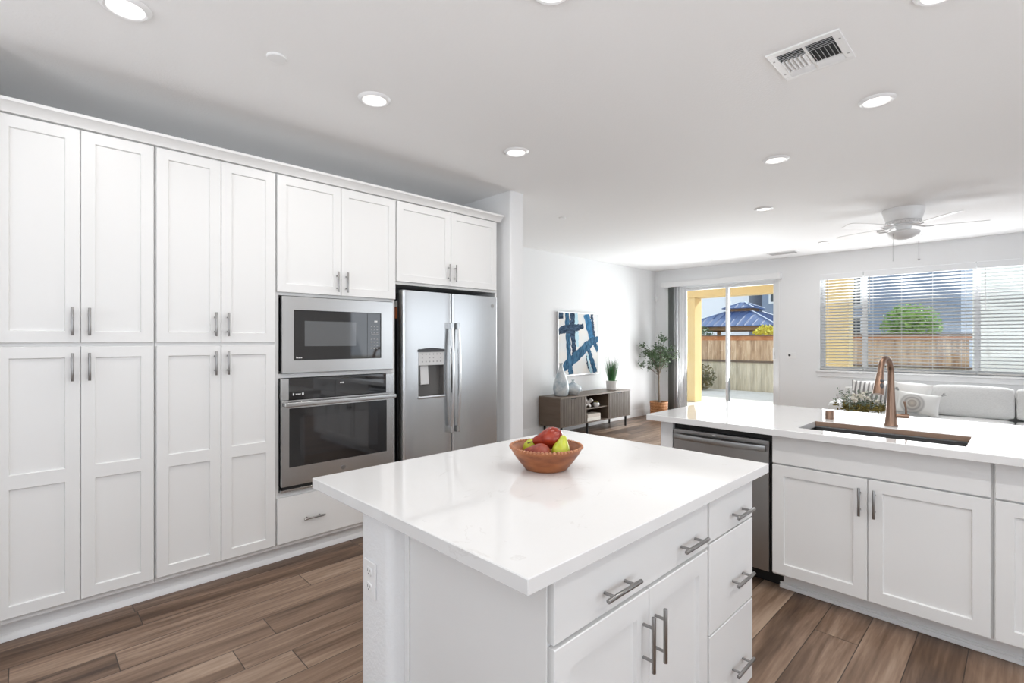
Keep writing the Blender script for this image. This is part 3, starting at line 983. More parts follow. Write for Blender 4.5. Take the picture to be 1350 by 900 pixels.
bmesh.ops.recalc_face_normals(hb, faces=hb.faces)
b._merge(hb)
for x in (-1.552, -1.028):
    b.box(x, x + 0.022, PY - 0.026, PY - 0.003, 0.780, 0.810, 0.002)
finish('handle', b, 'steeld', d_)
b = B(); b.ball((-1.30, PY - 0.0045, 0.826), 0.006, (2.0, 0.25, 0.75), 2); finish('badge', b, 'white_print', d_)  # badge coloured white to carry its highlight

# countertop with the sink cut out
CT0, CT1 = 0.884, 0.92
SX0, SX1, SY0, SY1 = -0.868, -0.186, 3.022, 3.372
def slab_with_hole(b, X0, X1, Y0, Y1, hx0, hx1, hy0, hy1, z0, z1, ch=0.003):
    t = bmesh.new()
    def ringv(x0, x1, y0, y1, z):
        return [t.verts.new((x0, y0, z)), t.verts.new((x1, y0, z)), t.verts.new((x1, y1, z)), t.verts.new((x0, y1, z))]
    o0 = ringv(X0, X1, Y0, Y1, z0); o1 = ringv(X0, X1, Y0, Y1, z1 - ch); o2 = ringv(X0 + ch, X1 - ch, Y0 + ch, Y1 - ch, z1)
    h2 = ringv(hx0 - ch, hx1 + ch, hy0 - ch, hy1 + ch, z1); h1 = ringv(hx0, hx1, hy0, hy1, z1 - ch); h0 = ringv(hx0, hx1, hy0, hy1, z0)
    seq = [o0, o1, o2, h2, h1, h0, o0]
    for a, c in zip(seq, seq[1:]):
        for k in range(4):
            j = (k + 1) % 4
            t.faces.new((a[k], a[j], c[j], c[k]))
    bmesh.ops.recalc_face_normals(t, faces=t.faces)
    b._merge(t)
b = B(); slab_with_hole(b, -1.712, PXE + 0.02, 2.893, 3.99, SX0, SX1, SY0, SY1, CT0, CT1)
tag(finish('countertop', b, 'quartz', loc=(-0.5, 3.4, CT0), angle=20), 'white quartz countertop of the sink peninsula', 'countertop')
# sink
t = thing('sink', 'undermount stainless steel sink with a bronze back ledge', 'sink', ((SX0 + SX1) / 2, (SY0 + SY1) / 2, 0.66))
b = B()
zf = 0.665
b.box(SX0 - 0.012, SX1 + 0.012, SY0 - 0.012, SY1 + 0.012, zf - 0.012, zf)
b.box(SX0 - 0.012, SX0 - 0.001, SY0 - 0.012, SY1 + 0.012, zf, 0.8825); b.box(SX1 + 0.001, SX1 + 0.012, SY0 - 0.012, SY1 + 0.012, zf, 0.8825)
b.box(SX0 - 0.001, SX1 + 0.001, SY0 - 0.012, SY0 - 0.001, zf, 0.8825); b.box(SX0 - 0.001, SX1 + 0.001, SY1 + 0.001, SY1 + 0.012, zf, 0.8825)
finish('basin', b, 'sinksteel', t)
b = B(); b.box(SX0 + 0.001, SX1 - 0.001, SY1 - 0.010, SY1 - 0.0006, 0.892, 0.917); finish('ledge', b, 'bronzed', t)['label'] = 'bronze coloured back ledge'
b = B(); b.cyl((-0.53, 3.2, zf), (-0.53, 3.2, zf + 0.004), 0.05, seg=28); finish('drain', b, 'steel', t)
# faucet
fb = Vector((-0.522, 3.462, 0.9203))
t = thing('faucet', 'bronze gooseneck kitchen faucet rising behind the sink', 'faucet', fb)
b = B(); b.lathe([(0, 0), (0.032, 0), (0.033, 0.004), (0.029, 0.012), (0.0245, 0.06), (0.0195, 0.14), (0.0168, 0.215), (0, 0.215)], fb, 28)
finish('base', b, 'bronze', t)
dn = Vector((-0.13, -0.99, 0)).normalized()
zt, rad = 0.282, 0.084
pts = [fb + Vector((0, 0, z)) for z in (0.213, 0.235, zt)]
rs = [0.0166, 0.0162, 0.0156]
for k in range(1, 13):
    a = pi * k / 12 * 0.94
    pts.append(fb + dn * (rad - rad * cos(a)) + Vector((0, 0, zt + rad * sin(a) * 1.12)))
    rs.append(0.0150)
b = B(); b.tube(pts, rs, 16); finish('spout', b, 'bronze', t)
e0, e1 = pts[-1], None
dd = (pts[-1] - pts[-2]).normalized()
e1 = e0 + dd * 0.115
b = B(); b.tube([e0, e0 + dd * 0.006, e0 + dd * 0.05, e0 + dd * 0.100, e1], [0.0152, 0.0172, 0.0200, 0.0250, 0.0243], 18)
hd = finish('spray_head', b, 'bronze', t)
b = B()
sd = -CF * 1.0
sd = (sd - dd * sd.dot(dd)).normalized()
for f_, L_, r_ in ((0.045, 0.008, 0.0200), (0.072, 0.014, 0.0225)):
    q = e0 + dd * f_ + sd * (r_ - 0.004)
    b.ball(q, 0.0105, (1, 1, L_ / 0.0095), 2, Vector((0, 0, 1)).rotation_difference(dd).to_matrix().to_4x4())
finish('spray_button', b, 'dark', hd)
lv = fb + Vector((0, 0, 0.058))
ld = Vector((0.93, 0.30, 0)).normalized()
b = B(); b.cyl(lv + ld * 0.01, lv + ld * 0.080, 0.0125, seg=18, bev=0.002)
finish('valve', b, 'bronze', t)
b = B(); b.tube([lv + ld * 0.068 + Vector((0, 0, 0.010)), lv + ld * 0.066 + Vector((0, 0, 0.045)), lv + ld * 0.060 + Vector((0, 0, 0.080))], [0.0052, 0.0048, 0.0056], 10)
finish('lever', b, 'bronze', t)
b = B(); b.lathe([(0, 0), (0.0225, 0), (0.0225, 0.046), (0.020, 0.050), (0, 0.051)], (-0.828, 3.50, 0.9203), 26)
tag(finish('air_gap_cap', b, 'bronze', loc=(-0.828, 3.50, 0.9203)), 'short bronze cylinder cap left of the faucet', 'sink cap')

# ------------------------------------------------------------------ living room
# console table
CX0, CX1, CY0, CY1, CZ0, CZ1 = -4.955, -4.55, 5.40, 7.183, 0.165, 0.588
t = thing('media_console', 'low brown media console with fluted doors along the wall', 'console', ((CX0 + CX1) / 2, (CY0 + CY1) / 2, 0))
b = B()
b.box(CX0, CX1, CY0, CY0 + 0.02, CZ0, CZ1 - 0.018)
b.box(CX0, CX1, CY1 - 0.02, CY1, CZ0, CZ1 - 0.018)
for y in (5.995, 6.575):
    b.box(CX0, CX1 - 0.004, y - 0.009, y + 0.009, CZ0 + 0.018, CZ1 - 0.018)
b.box(CX0, CX1 - 0.002, CY0 + 0.02, CY1 - 0.02, CZ0, CZ0 + 0.018)
b.box(CX0, CX0 + 0.012, CY0 + 0.02, CY1 - 0.02, CZ0 + 0.018, CZ1 - 0.018)
finish('carcass', b, 'console', t)
b = B(); b.box(CX0, CX1 + 0.004, CY0, CY1, CZ1 - 0.0178, CZ1, 0.002); finish('top', b, 'consoletop', t)
b = B(); b.box(CX0 + 0.012, CX1 - 0.03, 6.0042, 6.5658, 0.362, 0.378); finish('shelf', b, 'consoletop', t)
for y0, y1 in ((CY0 + 0.021, 5.985), (6.585, CY1 - 0.021)):
    b = B()
    n_ = 15
    w = (y1 - y0) / n_
    zt_ = CZ1 - 0.020
    ym = (y0 + y1) / 2
    for k in range(n_):
        a, c = y0 + k * w, y0 + (k + 1) * w
        m_ = (a + c) / 2
        top_z = zt_ - (0.020 if abs(m_ - ym) < 0.055 else 0)
        b.prism([(CX1 - 0.018, a), (CX1 - 0.004, a), (CX1 + 0.003, a + w * 0.22), (CX1 + 0.003, c - w * 0.22), (CX1 - 0.004, c), (CX1 - 0.018, c)], 'z', CZ0 + 0.019, top_z)
    dd_ = finish('door', b, 'flute', t, angle=20)
    b = B(); b.box(CX1 - 0.017, CX1 - 0.008, ym - 0.054, ym + 0.054, zt_ - 0.0195, zt_ - 0.001); finish('finger_notch', b, 'black', dd_)
for x, y in ((CX1 - 0.04, 5.47), (CX1 - 0.04, 6.07), (CX1 - 0.04, 7.10), (CX0 + 0.05, 5.47), (CX0 + 0.05, 7.10)):
    b = B(); b.cyl((x, y, 0), (x, y, CZ0), 0.016, 0.018, 16); finish('leg', b, 'black', t)

# things on the console
vp = (-4.74, 5.645, CZ1 + 0.0003)
b = B(); b.lathe([(0, 0), (0.085, 0), (0.100, 0.01), (0.118, 0.10), (0.112, 0.18), (0.082, 0.28), (0.046, 0.36), (0.028, 0.42), (0.024, 0.46), (0.030, 0.475), (0.024, 0.475), (0.018, 0.44), (0, 0.42)], vp, 36)
tag(finish('vase', b, 'marbled', loc=vp, angle=60), 'tall pale marbled bottle vase on the console', 'vase')
vp = (-4.72, 5.895, CZ1 + 0.0003)
b = B(); b.lathe([(0, 0), (0.062, 0), (0.080, 0.01), (0.125, 0.06), (0.132, 0.09), (0.118, 0.125), (0.075, 0.155), (0.032, 0.172), (0.022, 0.19), (0.020, 0.212), (0.026, 0.22), (0.020, 0.22), (0.014, 0.20), (0, 0.18)], vp, 36)
tag(finish('vase', b, 'marbled', loc=vp, angle=60), 'squat round marbled vase with a short neck', 'vase')
gp = Vector((-4.75, 6.95, CZ1 + 0.0003))
t = thing('potted_plant', 'white pot of tall spiky green grass on the console', 'plant', gp)
b = B(); b.lathe([(0, 0), (0.080, 0), (0.088, 0.006), (0.098, 0.145), (0.092, 0.148), (0.086, 0.13), (0, 0.13)], gp, 32); finish('pot', b, 'ceramic', t)
rnd = random.Random(3)
b = B()
def blade(b, p, d, L, w, bend, mi):
    t_ = bmesh.new()
    side = d.cross(Vector((0, 0, 1)))
    side = side.normalized() if side.length > 1e-4 else Vector((1, 0, 0))
    prev = None
    n = 4
    pos = Vector(p)
    dirv = Vector(d)
    for k in range(n + 1):
        ww = w * (1 - k / n * 0.85)
        a_, c_ = t_.verts.new(pos - side * ww), t_.verts.new(pos + side * ww)
        if prev:
            t_.faces.new((prev[0], prev[1], c_, a_))
        prev = (a_, c_)
        pos = pos + dirv * (L / n)
        dirv = (dirv + Vector((d.x, d.y, 0)) * bend).normalized()
    b._merge(t_, mi)
for k in range(210):
    a = rnd.uniform(0, 2 * pi)
    sp = rnd.random() ** 0.7
    d = Vector((cos(a) * 0.30 * sp, sin(a) * 0.30 * sp, 1)).normalized()
    r0 = 0.055 * sp
    blade(b, gp + Vector((cos(a) * r0, sin(a) * r0, 0.13)), d, rnd.uniform(0.25, 0.36), 0.0042, 0.05, 0)
for k in range(70):
    a = rnd.uniform(0, 2 * pi)
    sp = rnd.random() ** 0.5
    d = Vector((cos(a) * 0.34 * sp, sin(a) * 0.34 * sp, 1)).normalized()
    blade(b, gp + Vector((cos(a) * 0.03, sin(a) * 0.03, 0.13)), d, rnd.uniform(0.38, 0.50), 0.0024, 0.08, 1)
finish('blades', b, ['grassblade', 'grasstip'], t)
# wooden knot (three crossed bars) on the shelf
kc = Vector((-4.63, 6.135, 0.3783))
b = B()
for dv in (Vector((0.15, 0.9, 0.75)), Vector((0.1, -0.9, 0.75)), Vector((0.9, 0.25, 0.55))):
    d = dv.normalized()
    q = Vector((0, 0, 1)).rotation_difference(d).to_matrix().to_4x4()
    tb = bmesh.new()
    bmesh.ops.create_cube(tb, size=1)
    tb.transform(Matrix.Translation(kc + Vector((0, 0, 0.076))) @ q @ Matrix.Diagonal((0.036, 0.036, 0.19, 1)))
    bmesh.ops.bevel(tb, geom=tb.edges[:], offset=0.006, segments=2, affect='EDGES')
    b._merge(tb)
zmin = min(v.co.z for v in b.bm.verts)
bmesh.ops.translate(b.bm, vec=(0, 0, kc.z - zmin), verts=b.bm.verts)
tag(finish('knot_ornament', b, 'ceramic', loc=kc), 'white crossed-bar knot ornament on the console shelf', 'ornament')
pc_ = Vector((-4.62, 6.335, 0.3783))
t = thing('small_potted_plant', 'tiny white pot with a small plant on the shelf', 'plant', pc_)
b = B(); b.lathe([(0, 0), (0.030, 0), (0.048, 0.018), (0.052, 0.04), (0.042, 0.062), (0.036, 0.064), (0.03, 0.05), (0, 0.05)], pc_, 24); finish('pot', b, 'ceramic', t)
b = B()
for k in range(26):
    a = rnd.uniform(0, 2 * pi); e = rnd.uniform(0.2, 1.3)
    d = Vector((cos(a) * cos(e), sin(a) * cos(e), sin(e)))
    b.ball(pc_ + Vector((0, 0, 0.056)) + d * 0.028, 0.010, (1, 1, 0.8), 1)
finish('succulent', b, 'moss', t)
# books lying in the lower bay
bz = CZ0 + 0.0185
for k, (hh, m_, dx, lb) in enumerate(((0.052, 'page', 0.0, 'thick pale book lying at the bottom of the stack'), (0.048, 'book1', 0.006, 'thick beige book lying on top of the stack'))):
    o_ = thing('book', lb, 'book', (-4.66, 6.20, bz))
    b = B(); b.box(-4.74 + dx, -4.575, 6.055 + dx, 6.375, bz + 0.004, bz + hh - 0.004); finish('pages', b, 'page', o_)
    b = B()
    b.box(-4.742 + dx, -4.572, 6.052 + dx, 6.378, bz, bz + 0.0038); b.box(-4.742 + dx, -4.572, 6.052 + dx, 6.378, bz + hh - 0.0038, bz + hh)
    b.box(-4.572, -4.569, 6.052 + dx, 6.378, bz, bz + hh)
    finish('cover', b, m_, o_)
    bz += hh + 0.0004

# painting -------------------------------------------------------------------
PX = XL + 0.03
t = thing('painting', 'blue and white abstract brushstroke painting above the console', 'painting', (XL, 6.345, 0.845))
y0, y1, z0, z1 = 5.83, 6.875, 0.848, 1.835
b = B(); b.box(XL + 0.001, PX, y0 + 0.012, y1 - 0.012, z0 + 0.012, z1 - 0.012)
cv = None
def stroke(b, pts, ws, mi, seed):
    r_ = random.Random(seed)
    # resample
    P2 = []
    n = 26
    for k in range(n + 1):
        s = k / n * (len(pts) - 1)
        i = min(int(s), len(pts) - 2)
        f = s - i
        u = pts[i][0] * (1 - f) + pts[i + 1][0] * f
        v = pts[i][1] * (1 - f) + pts[i + 1][1] * f
        w = ws[i] * (1 - f) + ws[i + 1] * f
        P2.append((u, v, w))
    L_, R_ = [], []
    for k, (u, v, w) in enumerate(P2):
        a = P2[max(k - 1, 0)]; c = P2[min(k + 1, n)]
        du, dv = c[0] - a[0], c[1] - a[1]
        l = math.hypot(du, dv) or 1
        nx, ny = -dv / l, du / l
        j1, j2 = r_.uniform(-0.011, 0.011), r_.uniform(-0.011, 0.011)
        L_.append((u + nx * (w + j1), v + ny * (w + j1)))
        R_.append((u - nx * (w + j2), v - ny * (w + j2)))
    t_ = bmesh.new()
    x = PX + 0.0004 + 0.00012 * seed
    def cl(q):
        return (x, y0 + 0.013 + max(0, min(1, q[0])) * (y1 - y0 - 0.026), z1 - 0.013 - max(0, min(1, q[1])) * (z1 - z0 - 0.026))
    lv_ = [t_.verts.new(cl(q)) for q in L_]; rv_ = [t_.verts.new(cl(q)) for q in R_]
    for k in range(n):
        t_.faces.new((lv_[k], lv_[k + 1], rv_[k + 1], rv_[k]))
    bmesh.ops.recalc_face_normals(t_, faces=t_.faces)
    if t_.faces and t_.faces[0].normal.x < 0:
        bmesh.ops.reverse_faces(t_, faces=t_.faces)
    b._merge(t_, mi)
S = [
    ([(0.05, -0.02), (0.06, 0.10)], [0.07, 0.05], 3),
    ([(0.39, 0.0), (0.42, 0.25), (0.46, 0.55)], [0.07, 0.06, 0.02], 4),
    ([(0.66, 0.0), (0.72, 0.20), (0.79, 0.42)], [0.03, 0.03, 0.02], 4),
    ([(0.20, 0.0), (0.22, 0.3), (0.245, 0.6), (0.27, 0.85), (0.30, 1.0)], [0.05, 0.055, 0.05, 0.055, 0.065], 1),
    ([(0.33, 0.0), (0.34, 0.3), (0.37, 0.62), (0.36, 0.75)], [0.05, 0.06, 0.045, 0.04], 3),
    ([(0.0, 0.31), (0.12, 0.27), (0.30, 0.255), (0.45, 0.235), (0.61, 0.20)], [0.045, 0.065, 0.07, 0.05, 0.04], 3),
    ([(0.67, 0.0), (0.75, 0.18), (0.83, 0.40), (0.87, 0.52)], [0.07, 0.085, 0.075, 0.05], 2),
    ([(0.82, 0.0), (0.85, 0.2), (0.90, 0.42)], [0.035, 0.03, 0.02], 3),
    ([(0.03, 0.95), (0.22, 0.82), (0.45, 0.70), (0.66, 0.56), (0.85, 0.45), (1.0, 0.42)], [0.04, 0.08, 0.085, 0.08, 0.075, 0.05], 1),
    ([(0.88, 0.48), (1.0, 0.62)], [0.04, 0.05], 1),
    ([(0.74, 0.60), (0.82, 0.78), (0.93, 1.0)], [0.04, 0.055, 0.05], 1),
    ([(0.69, 0.66), (0.74, 0.85), (0.83, 1.0)], [0.02, 0.03, 0.03], 4),
    ([(0.68, 0.70), (0.71, 0.85), (0.76, 0.97)], [0.012, 0.014, 0.01], 3),
]
for k, (p_, w_2, mi) in enumerate(S):
    stroke(b, p_, w_2, mi, k + 1)
finish('canvas', b, ['canvas', 'paint1', 'paint2', 'paint3', 'paint4'], t, smooth=False)
b = B()
for a, c, e, f in ((y0, y0 + 0.012, z0, z1), (y1 - 0.012, y1, z0, z1), (y0 + 0.012, y1 - 0.012, z0, z0 + 0.012), (y0 + 0.012, y1 - 0.012, z1 - 0.012, z1)):
    b.box(XL + 0.001, PX + 0.006, a, c, e, f)
finish('frame', b, 'silver', t)

# indoor tree in a basket -----------------------------------------------------
tb_ = Vector((-4.67, 8.32, 0.0))
t = thing('potted_tree', 'small leafy indoor tree in a woven basket in the corner', 'plant', tb_)
b = B()
prof = []
for k in range(13):
    z = 0.285 * k / 12
    prof.append((0.148 + 0.010 * z / 0.285 + (0.004 if k % 2 else -0.002), z))
b.lathe([(0, 0)] + prof + [(0.145, 0.285), (0.140, 0.262), (0, 0.262)], tb_, 40); finish('basket', b, 'basket', t, angle=20)
b = B(); b.lathe([(0, 0.265), (0.139, 0.263), (0.139, 0.2622), (0, 0.2622)], tb_, 32); finish('soil', b, 'soil', t)
rnd = random.Random(11)
b = B()
trunk_top = tb_ + Vector((0.0, 0, 0.76))
b.tube([tb_ + Vector((0.01, 0, 0.26)), tb_ + Vector((0.0, 0.0, 0.45)), tb_ + Vector((-0.004, 0.0, 0.62)), trunk_top], [0.022, 0.019, 0.018, 0.017], 10)
tips = []
def br(dr, dz, df=0.0, base=None, r0=0.011):
    base = trunk_top if base is None else base
    e = tb_ + CR * dr + CF * df + Vector((0, 0, dz))
    mid = base.lerp(e, 0.5) + Vector((0, 0, 0.03))
    b.tube([base, mid, e], [r0, r0 * 0.7, r0 * 0.35], 8)
    return mid, e
clusters = []
for dr, dz, df in ((-0.10, 1.02, 0.02), (0.02, 1.12, -0.03), (0.13, 1.00, 0.06), (-0.02, 0.98, 0.10)):
    mid, e = br(dr, dz, df, r0=0.012)
    clusters += [(mid, 0.05, 14), (e, 0.10, 90)]
    for q in range(4):
        off = Vector((rnd.uniform(-0.12, 0.12), rnd.uniform(-0.12, 0.12), rnd.uniform(0.03, 0.17)))
        b.tube([e, e + off], [0.005, 0.002], 6)
        clusters.append((e + off, 0.075, 46))
for dr, dz, df in ((-0.30, 1.30, 0.0), (-0.32, 0.95, 0.03), (0.30, 1.12, -0.02), (0.05, 1.44, 0.0), (-0.24, 1.18, 0.02), (0.22, 1.24, 0.02), (0.10, 1.42, 0.03)):
    base = tb_ + CR * dr * 0.3 + Vector((0, 0, 1.0))
    mid, e = br(dr, dz, df, base=trunk_top if dz < 1.0 else base, r0=0.007)
    clusters += [(e, 0.065, 55), (mid, 0.06, 34)]
finish('trunk', b, 'bark', t)
def leaf_quad(bm, p, size, rnd, up=0.4):
    n = Vector((rnd.gauss(0, 1), rnd.gauss(0, 1), rnd.gauss(0, 1) + up)).normalized()
    a = n.orthogonal().normalized()
    a = Matrix.Rotation(rnd.uniform(0, 2 * pi), 3, n) @ a
    c = n.cross(a)
    v = [bm.verts.new(p + a * size * u + c * size * w * 0.55 + n * size * h) for u, w, h in ((-1, 0, 0), (-0.3, 0.8, 0.12), (0.5, 0.65, 0.12), (1, 0, 0), (0.5, -0.65, 0.12), (-0.3, -0.8, 0.12))]
    bm.faces.new((v[0], v[1], v[2], v[3]))
    bm.faces.new((v[0], v[3], v[4], v[5]))
b = B()
for c, r, n in clusters:
    for k in range(n):
        p = c + Vector((rnd.gauss(0, r * 0.55), rnd.gauss(0, r * 0.55), rnd.gauss(0, r * 0.55)))
        if p.x < XL + 0.03 or p.y > 8.7:
            continue
        leaf_quad(b.bm, p, rnd.uniform(0.014, 0.024), rnd)
finish('foliage', b, 'leaf', t, smooth=False)

# ------------------------------------------------------------------ patio door
b = B()
fw = 0.045
ya, yb = YF + 0.03, YF + 0.13
for x0, x1, z0, z1 in ((DX0, DX0 + fw, 0, DZ), (DX1 - fw, DX1, 0, DZ), (DX0 + fw, DX1 - fw, DZ - 0.06, DZ), (DX0 + fw, DX1 - fw, 0, 0.045)):
    b.box(x0, x1, ya, yb, z0, z1, 0.003)
dr_ = struct('door_1', b, 'vinyl')
mx_ = -3.64
def sash(x0, x1, y, name):
    b = B()
    w = 0.042
    for a, c, e, f in ((x0, x0 + w, 0.046, DZ - 0.061), (x1 - w, x1, 0.046, DZ - 0.061), (x0 + w, x1 - w, 0.046, 0.125), (x0 + w, x1 - w, DZ - 0.10, DZ - 0.061)):
        b.box(a, c, y, y + 0.032, e, f, 0.002)
    s_ = finish('sash', b, 'vinyl', dr_)
    b = B(); b.box(x0 + w, x1 - w, y + 0.013, y + 0.017, 0.125, DZ - 0.10)
    finish('pane', b, 'glass', s_)
    return s_
s1 = sash(DX0 + fw + 0.001, mx_ + 0.03, YF + 0.088, 'a')
s2 = sash(mx_ - 0.02, DX1 - fw - 0.001, YF + 0.046, 'b')
b = B()
hx = DX1 - fw - 0.028
b.tube([(hx, YF + 0.046, 1.10), (hx, YF + 0.016, 1.11), (hx, YF + 0.008, 1.16), (hx, YF + 0.008, 1.20), (hx, YF + 0.016, 1.25), (hx, YF + 0.046, 1.26)], 0.009, 10)
b.box(hx - 0.022, hx + 0.022, YF + 0.040, YF + 0.0455, 1.08, 1.28, 0.002)
finish('handle', b, 'plastic', s2)
b = B(); b.box(hx - 0.006, hx + 0.006, YF + 0.036, YF + 0.0402, 1.15, 1.21, 0.002); finish('latch', b, 'dark', s2)
# drywall return trim at the right jamb
b = B()
b.box(DX1 + 0.001, DX1 + 0.02, YF - 0.006, YF - 0.0005, 0, DZ); struct('trim_4', b, 'trim')
# vertical blind and valance
b = B()
b.box(-4.80, -2.735, YF - 0.115, YF - 0.10, 2.385, 2.475, 0.002)
b.box(-4.80, -4.788, YF - 0.10, YF - 0.0005, 2.385, 2.475); b.box(-2.747, -2.735, YF - 0.10, YF - 0.0005, 2.385, 2.475)
b.box(-4.788, -2.747, YF - 0.075, YF - 0.03, 2.43, 2.465)
t = thing('vertical_blind', 'grey vertical blind drawn to the left of the patio door', 'blind', (-4.6, YF - 0.06, 0))
finish('valance', b, 'plastic', t)['label'] = 'white valance'
for k in range(9):
    b = B()
    x = -4.680 + k * 0.022
    a = radians(78)
    p, q = Vector((cos(a), -sin(a), 0)), Vector((0, 0, 1))
    c0 = Vector((x, YF - 0.055, 0))
    h_ = 0.042
    b.quad(c0 - p * h_ + q * 0.03, c0 + p * h_ + q * 0.03, c0 + p * h_ + q * 2.43, c0 - p * h_ + q * 2.43)
    o_ = finish('vane', b, 'blindgrey' if k < 5 else 'blind', t)
    sm = o_.modifiers.new('thick', 'SOLIDIFY'); sm.thickness = 0.0015
# alarm sensor in the corner, thermostat plate, switch plate
b = B(); b.box(XL + 0.003, XL + 0.05, YF - 0.045, YF - 0.003, 2.14, 2.24, 0.012, 3)
tag(finish('motion_sensor', b, 'plastic', loc=(XL + 0.025, YF - 0.02, 2.14)), 'small white motion sensor high in the living room corner', 'sensor')
t = thing('switch_plate', 'white double switch plate between the patio door and window', 'switch', (-2.60, YF, 1.08))
b = B(); b.box(-2.66, -2.53, YF - 0.008, YF - 0.0005, 1.105, 1.205, 0.002); finish('plate', b, 'plastic', t)
b = B(); b.cyl((-2.625, YF - 0.008, 1.16), (-2.625, YF - 0.012, 1.16), 0.017, seg=20); finish('dial', b, 'dark', t)
b = B(); b.box(-2.592, -2.556, YF - 0.011, YF - 0.0082, 1.12, 1.19, 0.001); finish('rocker', b, 'plastic', t)

# ------------------------------------------------------------------ window with three blinds
b = B()
wa, wb = YF + 0.075, YF + 0.14
mull = (-1.645, -0.432)
for x0, x1, z0, z1 in ((WX0, WX0 + 0.045, WZ0, WZ1), (WX1 - 0.045, WX1, WZ0, WZ1), (WX0 + 0.045, WX1 - 0.045, WZ0, WZ0 + 0.045), (WX0 + 0.045, WX1 - 0.045, WZ1 - 0.045, WZ1)):
    b.box(x0, x1, wa, wb, z0, z1)
for m_ in mull:
    b.box(m_ - 0.03, m_ + 0.03, wa, wb, WZ0 + 0.045, WZ1 - 0.045)
win = struct('window_1', b, 'vinyl')
for x0, x1 in ((WX0 + 0.045, mull[0] - 0.03), (mull[0] + 0.03, mull[1] - 0.03), (mull[1] + 0.03, WX1 - 0.045)):
    b = B(); b.box(x0, x1, wa + 0.028, wa + 0.033, WZ0 + 0.045, WZ1 - 0.045); finish('pane', b, 'glass', win)
b = B()
b.box(WX0 - 0.05, WX1 + 0.05, YF - 0.045, YF + 0.074, WZ0 - 0.026, WZ0 - 0.0005, 0.004)
b.box(WX0 - 0.03, WX1 + 0.03, YF - 0.016, YF - 0.0005, WZ0 - 0.10, WZ0 - 0.0265, 0.003)
struct('trim_5', b, 'trim')
SLAT_TILT = radians(-14)
def blind(x0, x1, label, wand):
    t = thing('window_blind', label, 'blind', ((x0 + x1) / 2, YF + 0.035, WZ0), 'horizontal blinds of the living room window')
    b = B()
    b.box(x0 - 0.004, x1 + 0.004, YF - 0.012, YF + 0.006, WZ1 - 0.085, WZ1 + 0.0, 0.003)
    b.box(x0, x1, YF + 0.008, YF + 0.06, WZ1 - 0.05, WZ1 - 0.002)
    finish('headrail', b, 'blind', t)
    b = B()
    n = 30
    zt, zb = WZ1 - 0.075, WZ0 + 0.055
    for k in range(n):
        z = zb + (zt - zb) * k / (n - 1)
        hw = 0.025
        cy_, sz_ = cos(SLAT_TILT) * hw, sin(SLAT_TILT) * hw
        yc = YF + 0.036
        th = 0.0016
        b.prism([(yc - cy_, z - sz_ - th), (yc, z + 0.0025 - th), (yc + cy_, z + sz_ - th), (yc + cy_, z + sz_ + th), (yc, z + 0.0025 + th), (yc - cy_, z - sz_ + th)], 'x', x0, x1)
    finish('slats', b, 'blind', t)
    b = B(); b.box(x0, x1, YF + 0.012, YF + 0.060, WZ0 + 0.012, WZ0 + 0.032, 0.003); finish('bottom_rail', b, 'blindrail', t)
    w_ = x1 - x0
    cs = [0.09, w_ - 0.09] if w_ < 0.8 else [0.1, w_ * 0.36, w_ * 0.64, w_ - 0.1]
    b = B()
    for c in cs:
        for y in (YF + 0.0095, YF + 0.0625):
            b.box(x0 + c - 0.0012, x0 + c + 0.0012, y - 0.0008, y + 0.0008, WZ0 + 0.03, WZ1 - 0.05)
    finish('ladder_cords', b, 'blind', t)
    b = B(); b.cyl((x0 + wand, YF - 0.016, WZ1 - 0.085), (x0 + wand, YF - 0.016, WZ1 - 0.62), 0.005, seg=8); finish('tilt_wand', b, 'grey', t)
blind(WX0 + 0.006, -1.652, 'narrow white slatted blind at the patio door end of the window', 0.10)
blind(-1.638, -0.440, 'wide white slatted blind in the middle of the window', 0.07)
blind(-0.424, WX1 - 0.006, 'narrow white slatted blind at the right end of the window', 0.07)

# ------------------------------------------------------------------ sofa
def puffy(b, x0, x1, y0, y1, z0, z1, r=0.06, crown=0.02, seg=6, mi=0):
    """soft box: bevelled, subdivided and bulged"""
    t = bmesh.new()
    nx, ny, nz = 10, 5, 7
    bmesh.ops.create_cube(t, size=2)
    bmesh.ops.subdivide_edges(t, edges=t.edges[:], cuts=9, use_grid_fill=True)
    cx, cy, cz = (x0 + x1) / 2, (y0 + y1) / 2, (z0 + z1) / 2
    hx, hy, hz = (x1 - x0) / 2, (y1 - y0) / 2, (z1 - z0) / 2
    for v in t.verts:
        p = Vector((v.co.x * hx, v.co.y * hy, v.co.z * hz))
        q = Vector((max(-hx + r, min(hx - r, p.x)), max(-hy + r, min(hy - r, p.y)), max(-hz + r, min(hz - r, p.z))))
        d = p - q
        if d.length > 1e-6:
            p = q + d.normalized() * min(d.length, r)
        bul = (1 - (v.co.x) ** 2) * (1 - (v.co.z) ** 2) * crown
        p.y += bul * v.co.y
        bul = (1 - v.co.x ** 2) * (1 - v.co.y ** 2) * crown
        p.z += bul * v.co.z
        v.co = p + Vector((cx, cy, cz))
    b._merge(t, mi)
SX, SXR = -1.85, 0.95
t = thing('sofa', 'light grey fabric sofa below the wide window', 'sofa', (-0.5, 8.2, 0))
b = B()
b.box(SX + 0.02, SXR, 7.68, 8.66, 0.08, 0.27, 0.02, 2)
finish('frame', b, 'sofa', t)
b = B(); puffy(b, SX + 0.02, SXR, 8.46, 8.68, 0.272, 0.74, 0.05, 0.0); finish('back', b, 'sofa', t)
b = B(); puffy(b, SX, SX + 0.18, 7.66, 8.70, 0.05, 0.585, 0.06, 0.006); finish('arm', b, 'sofa', t)
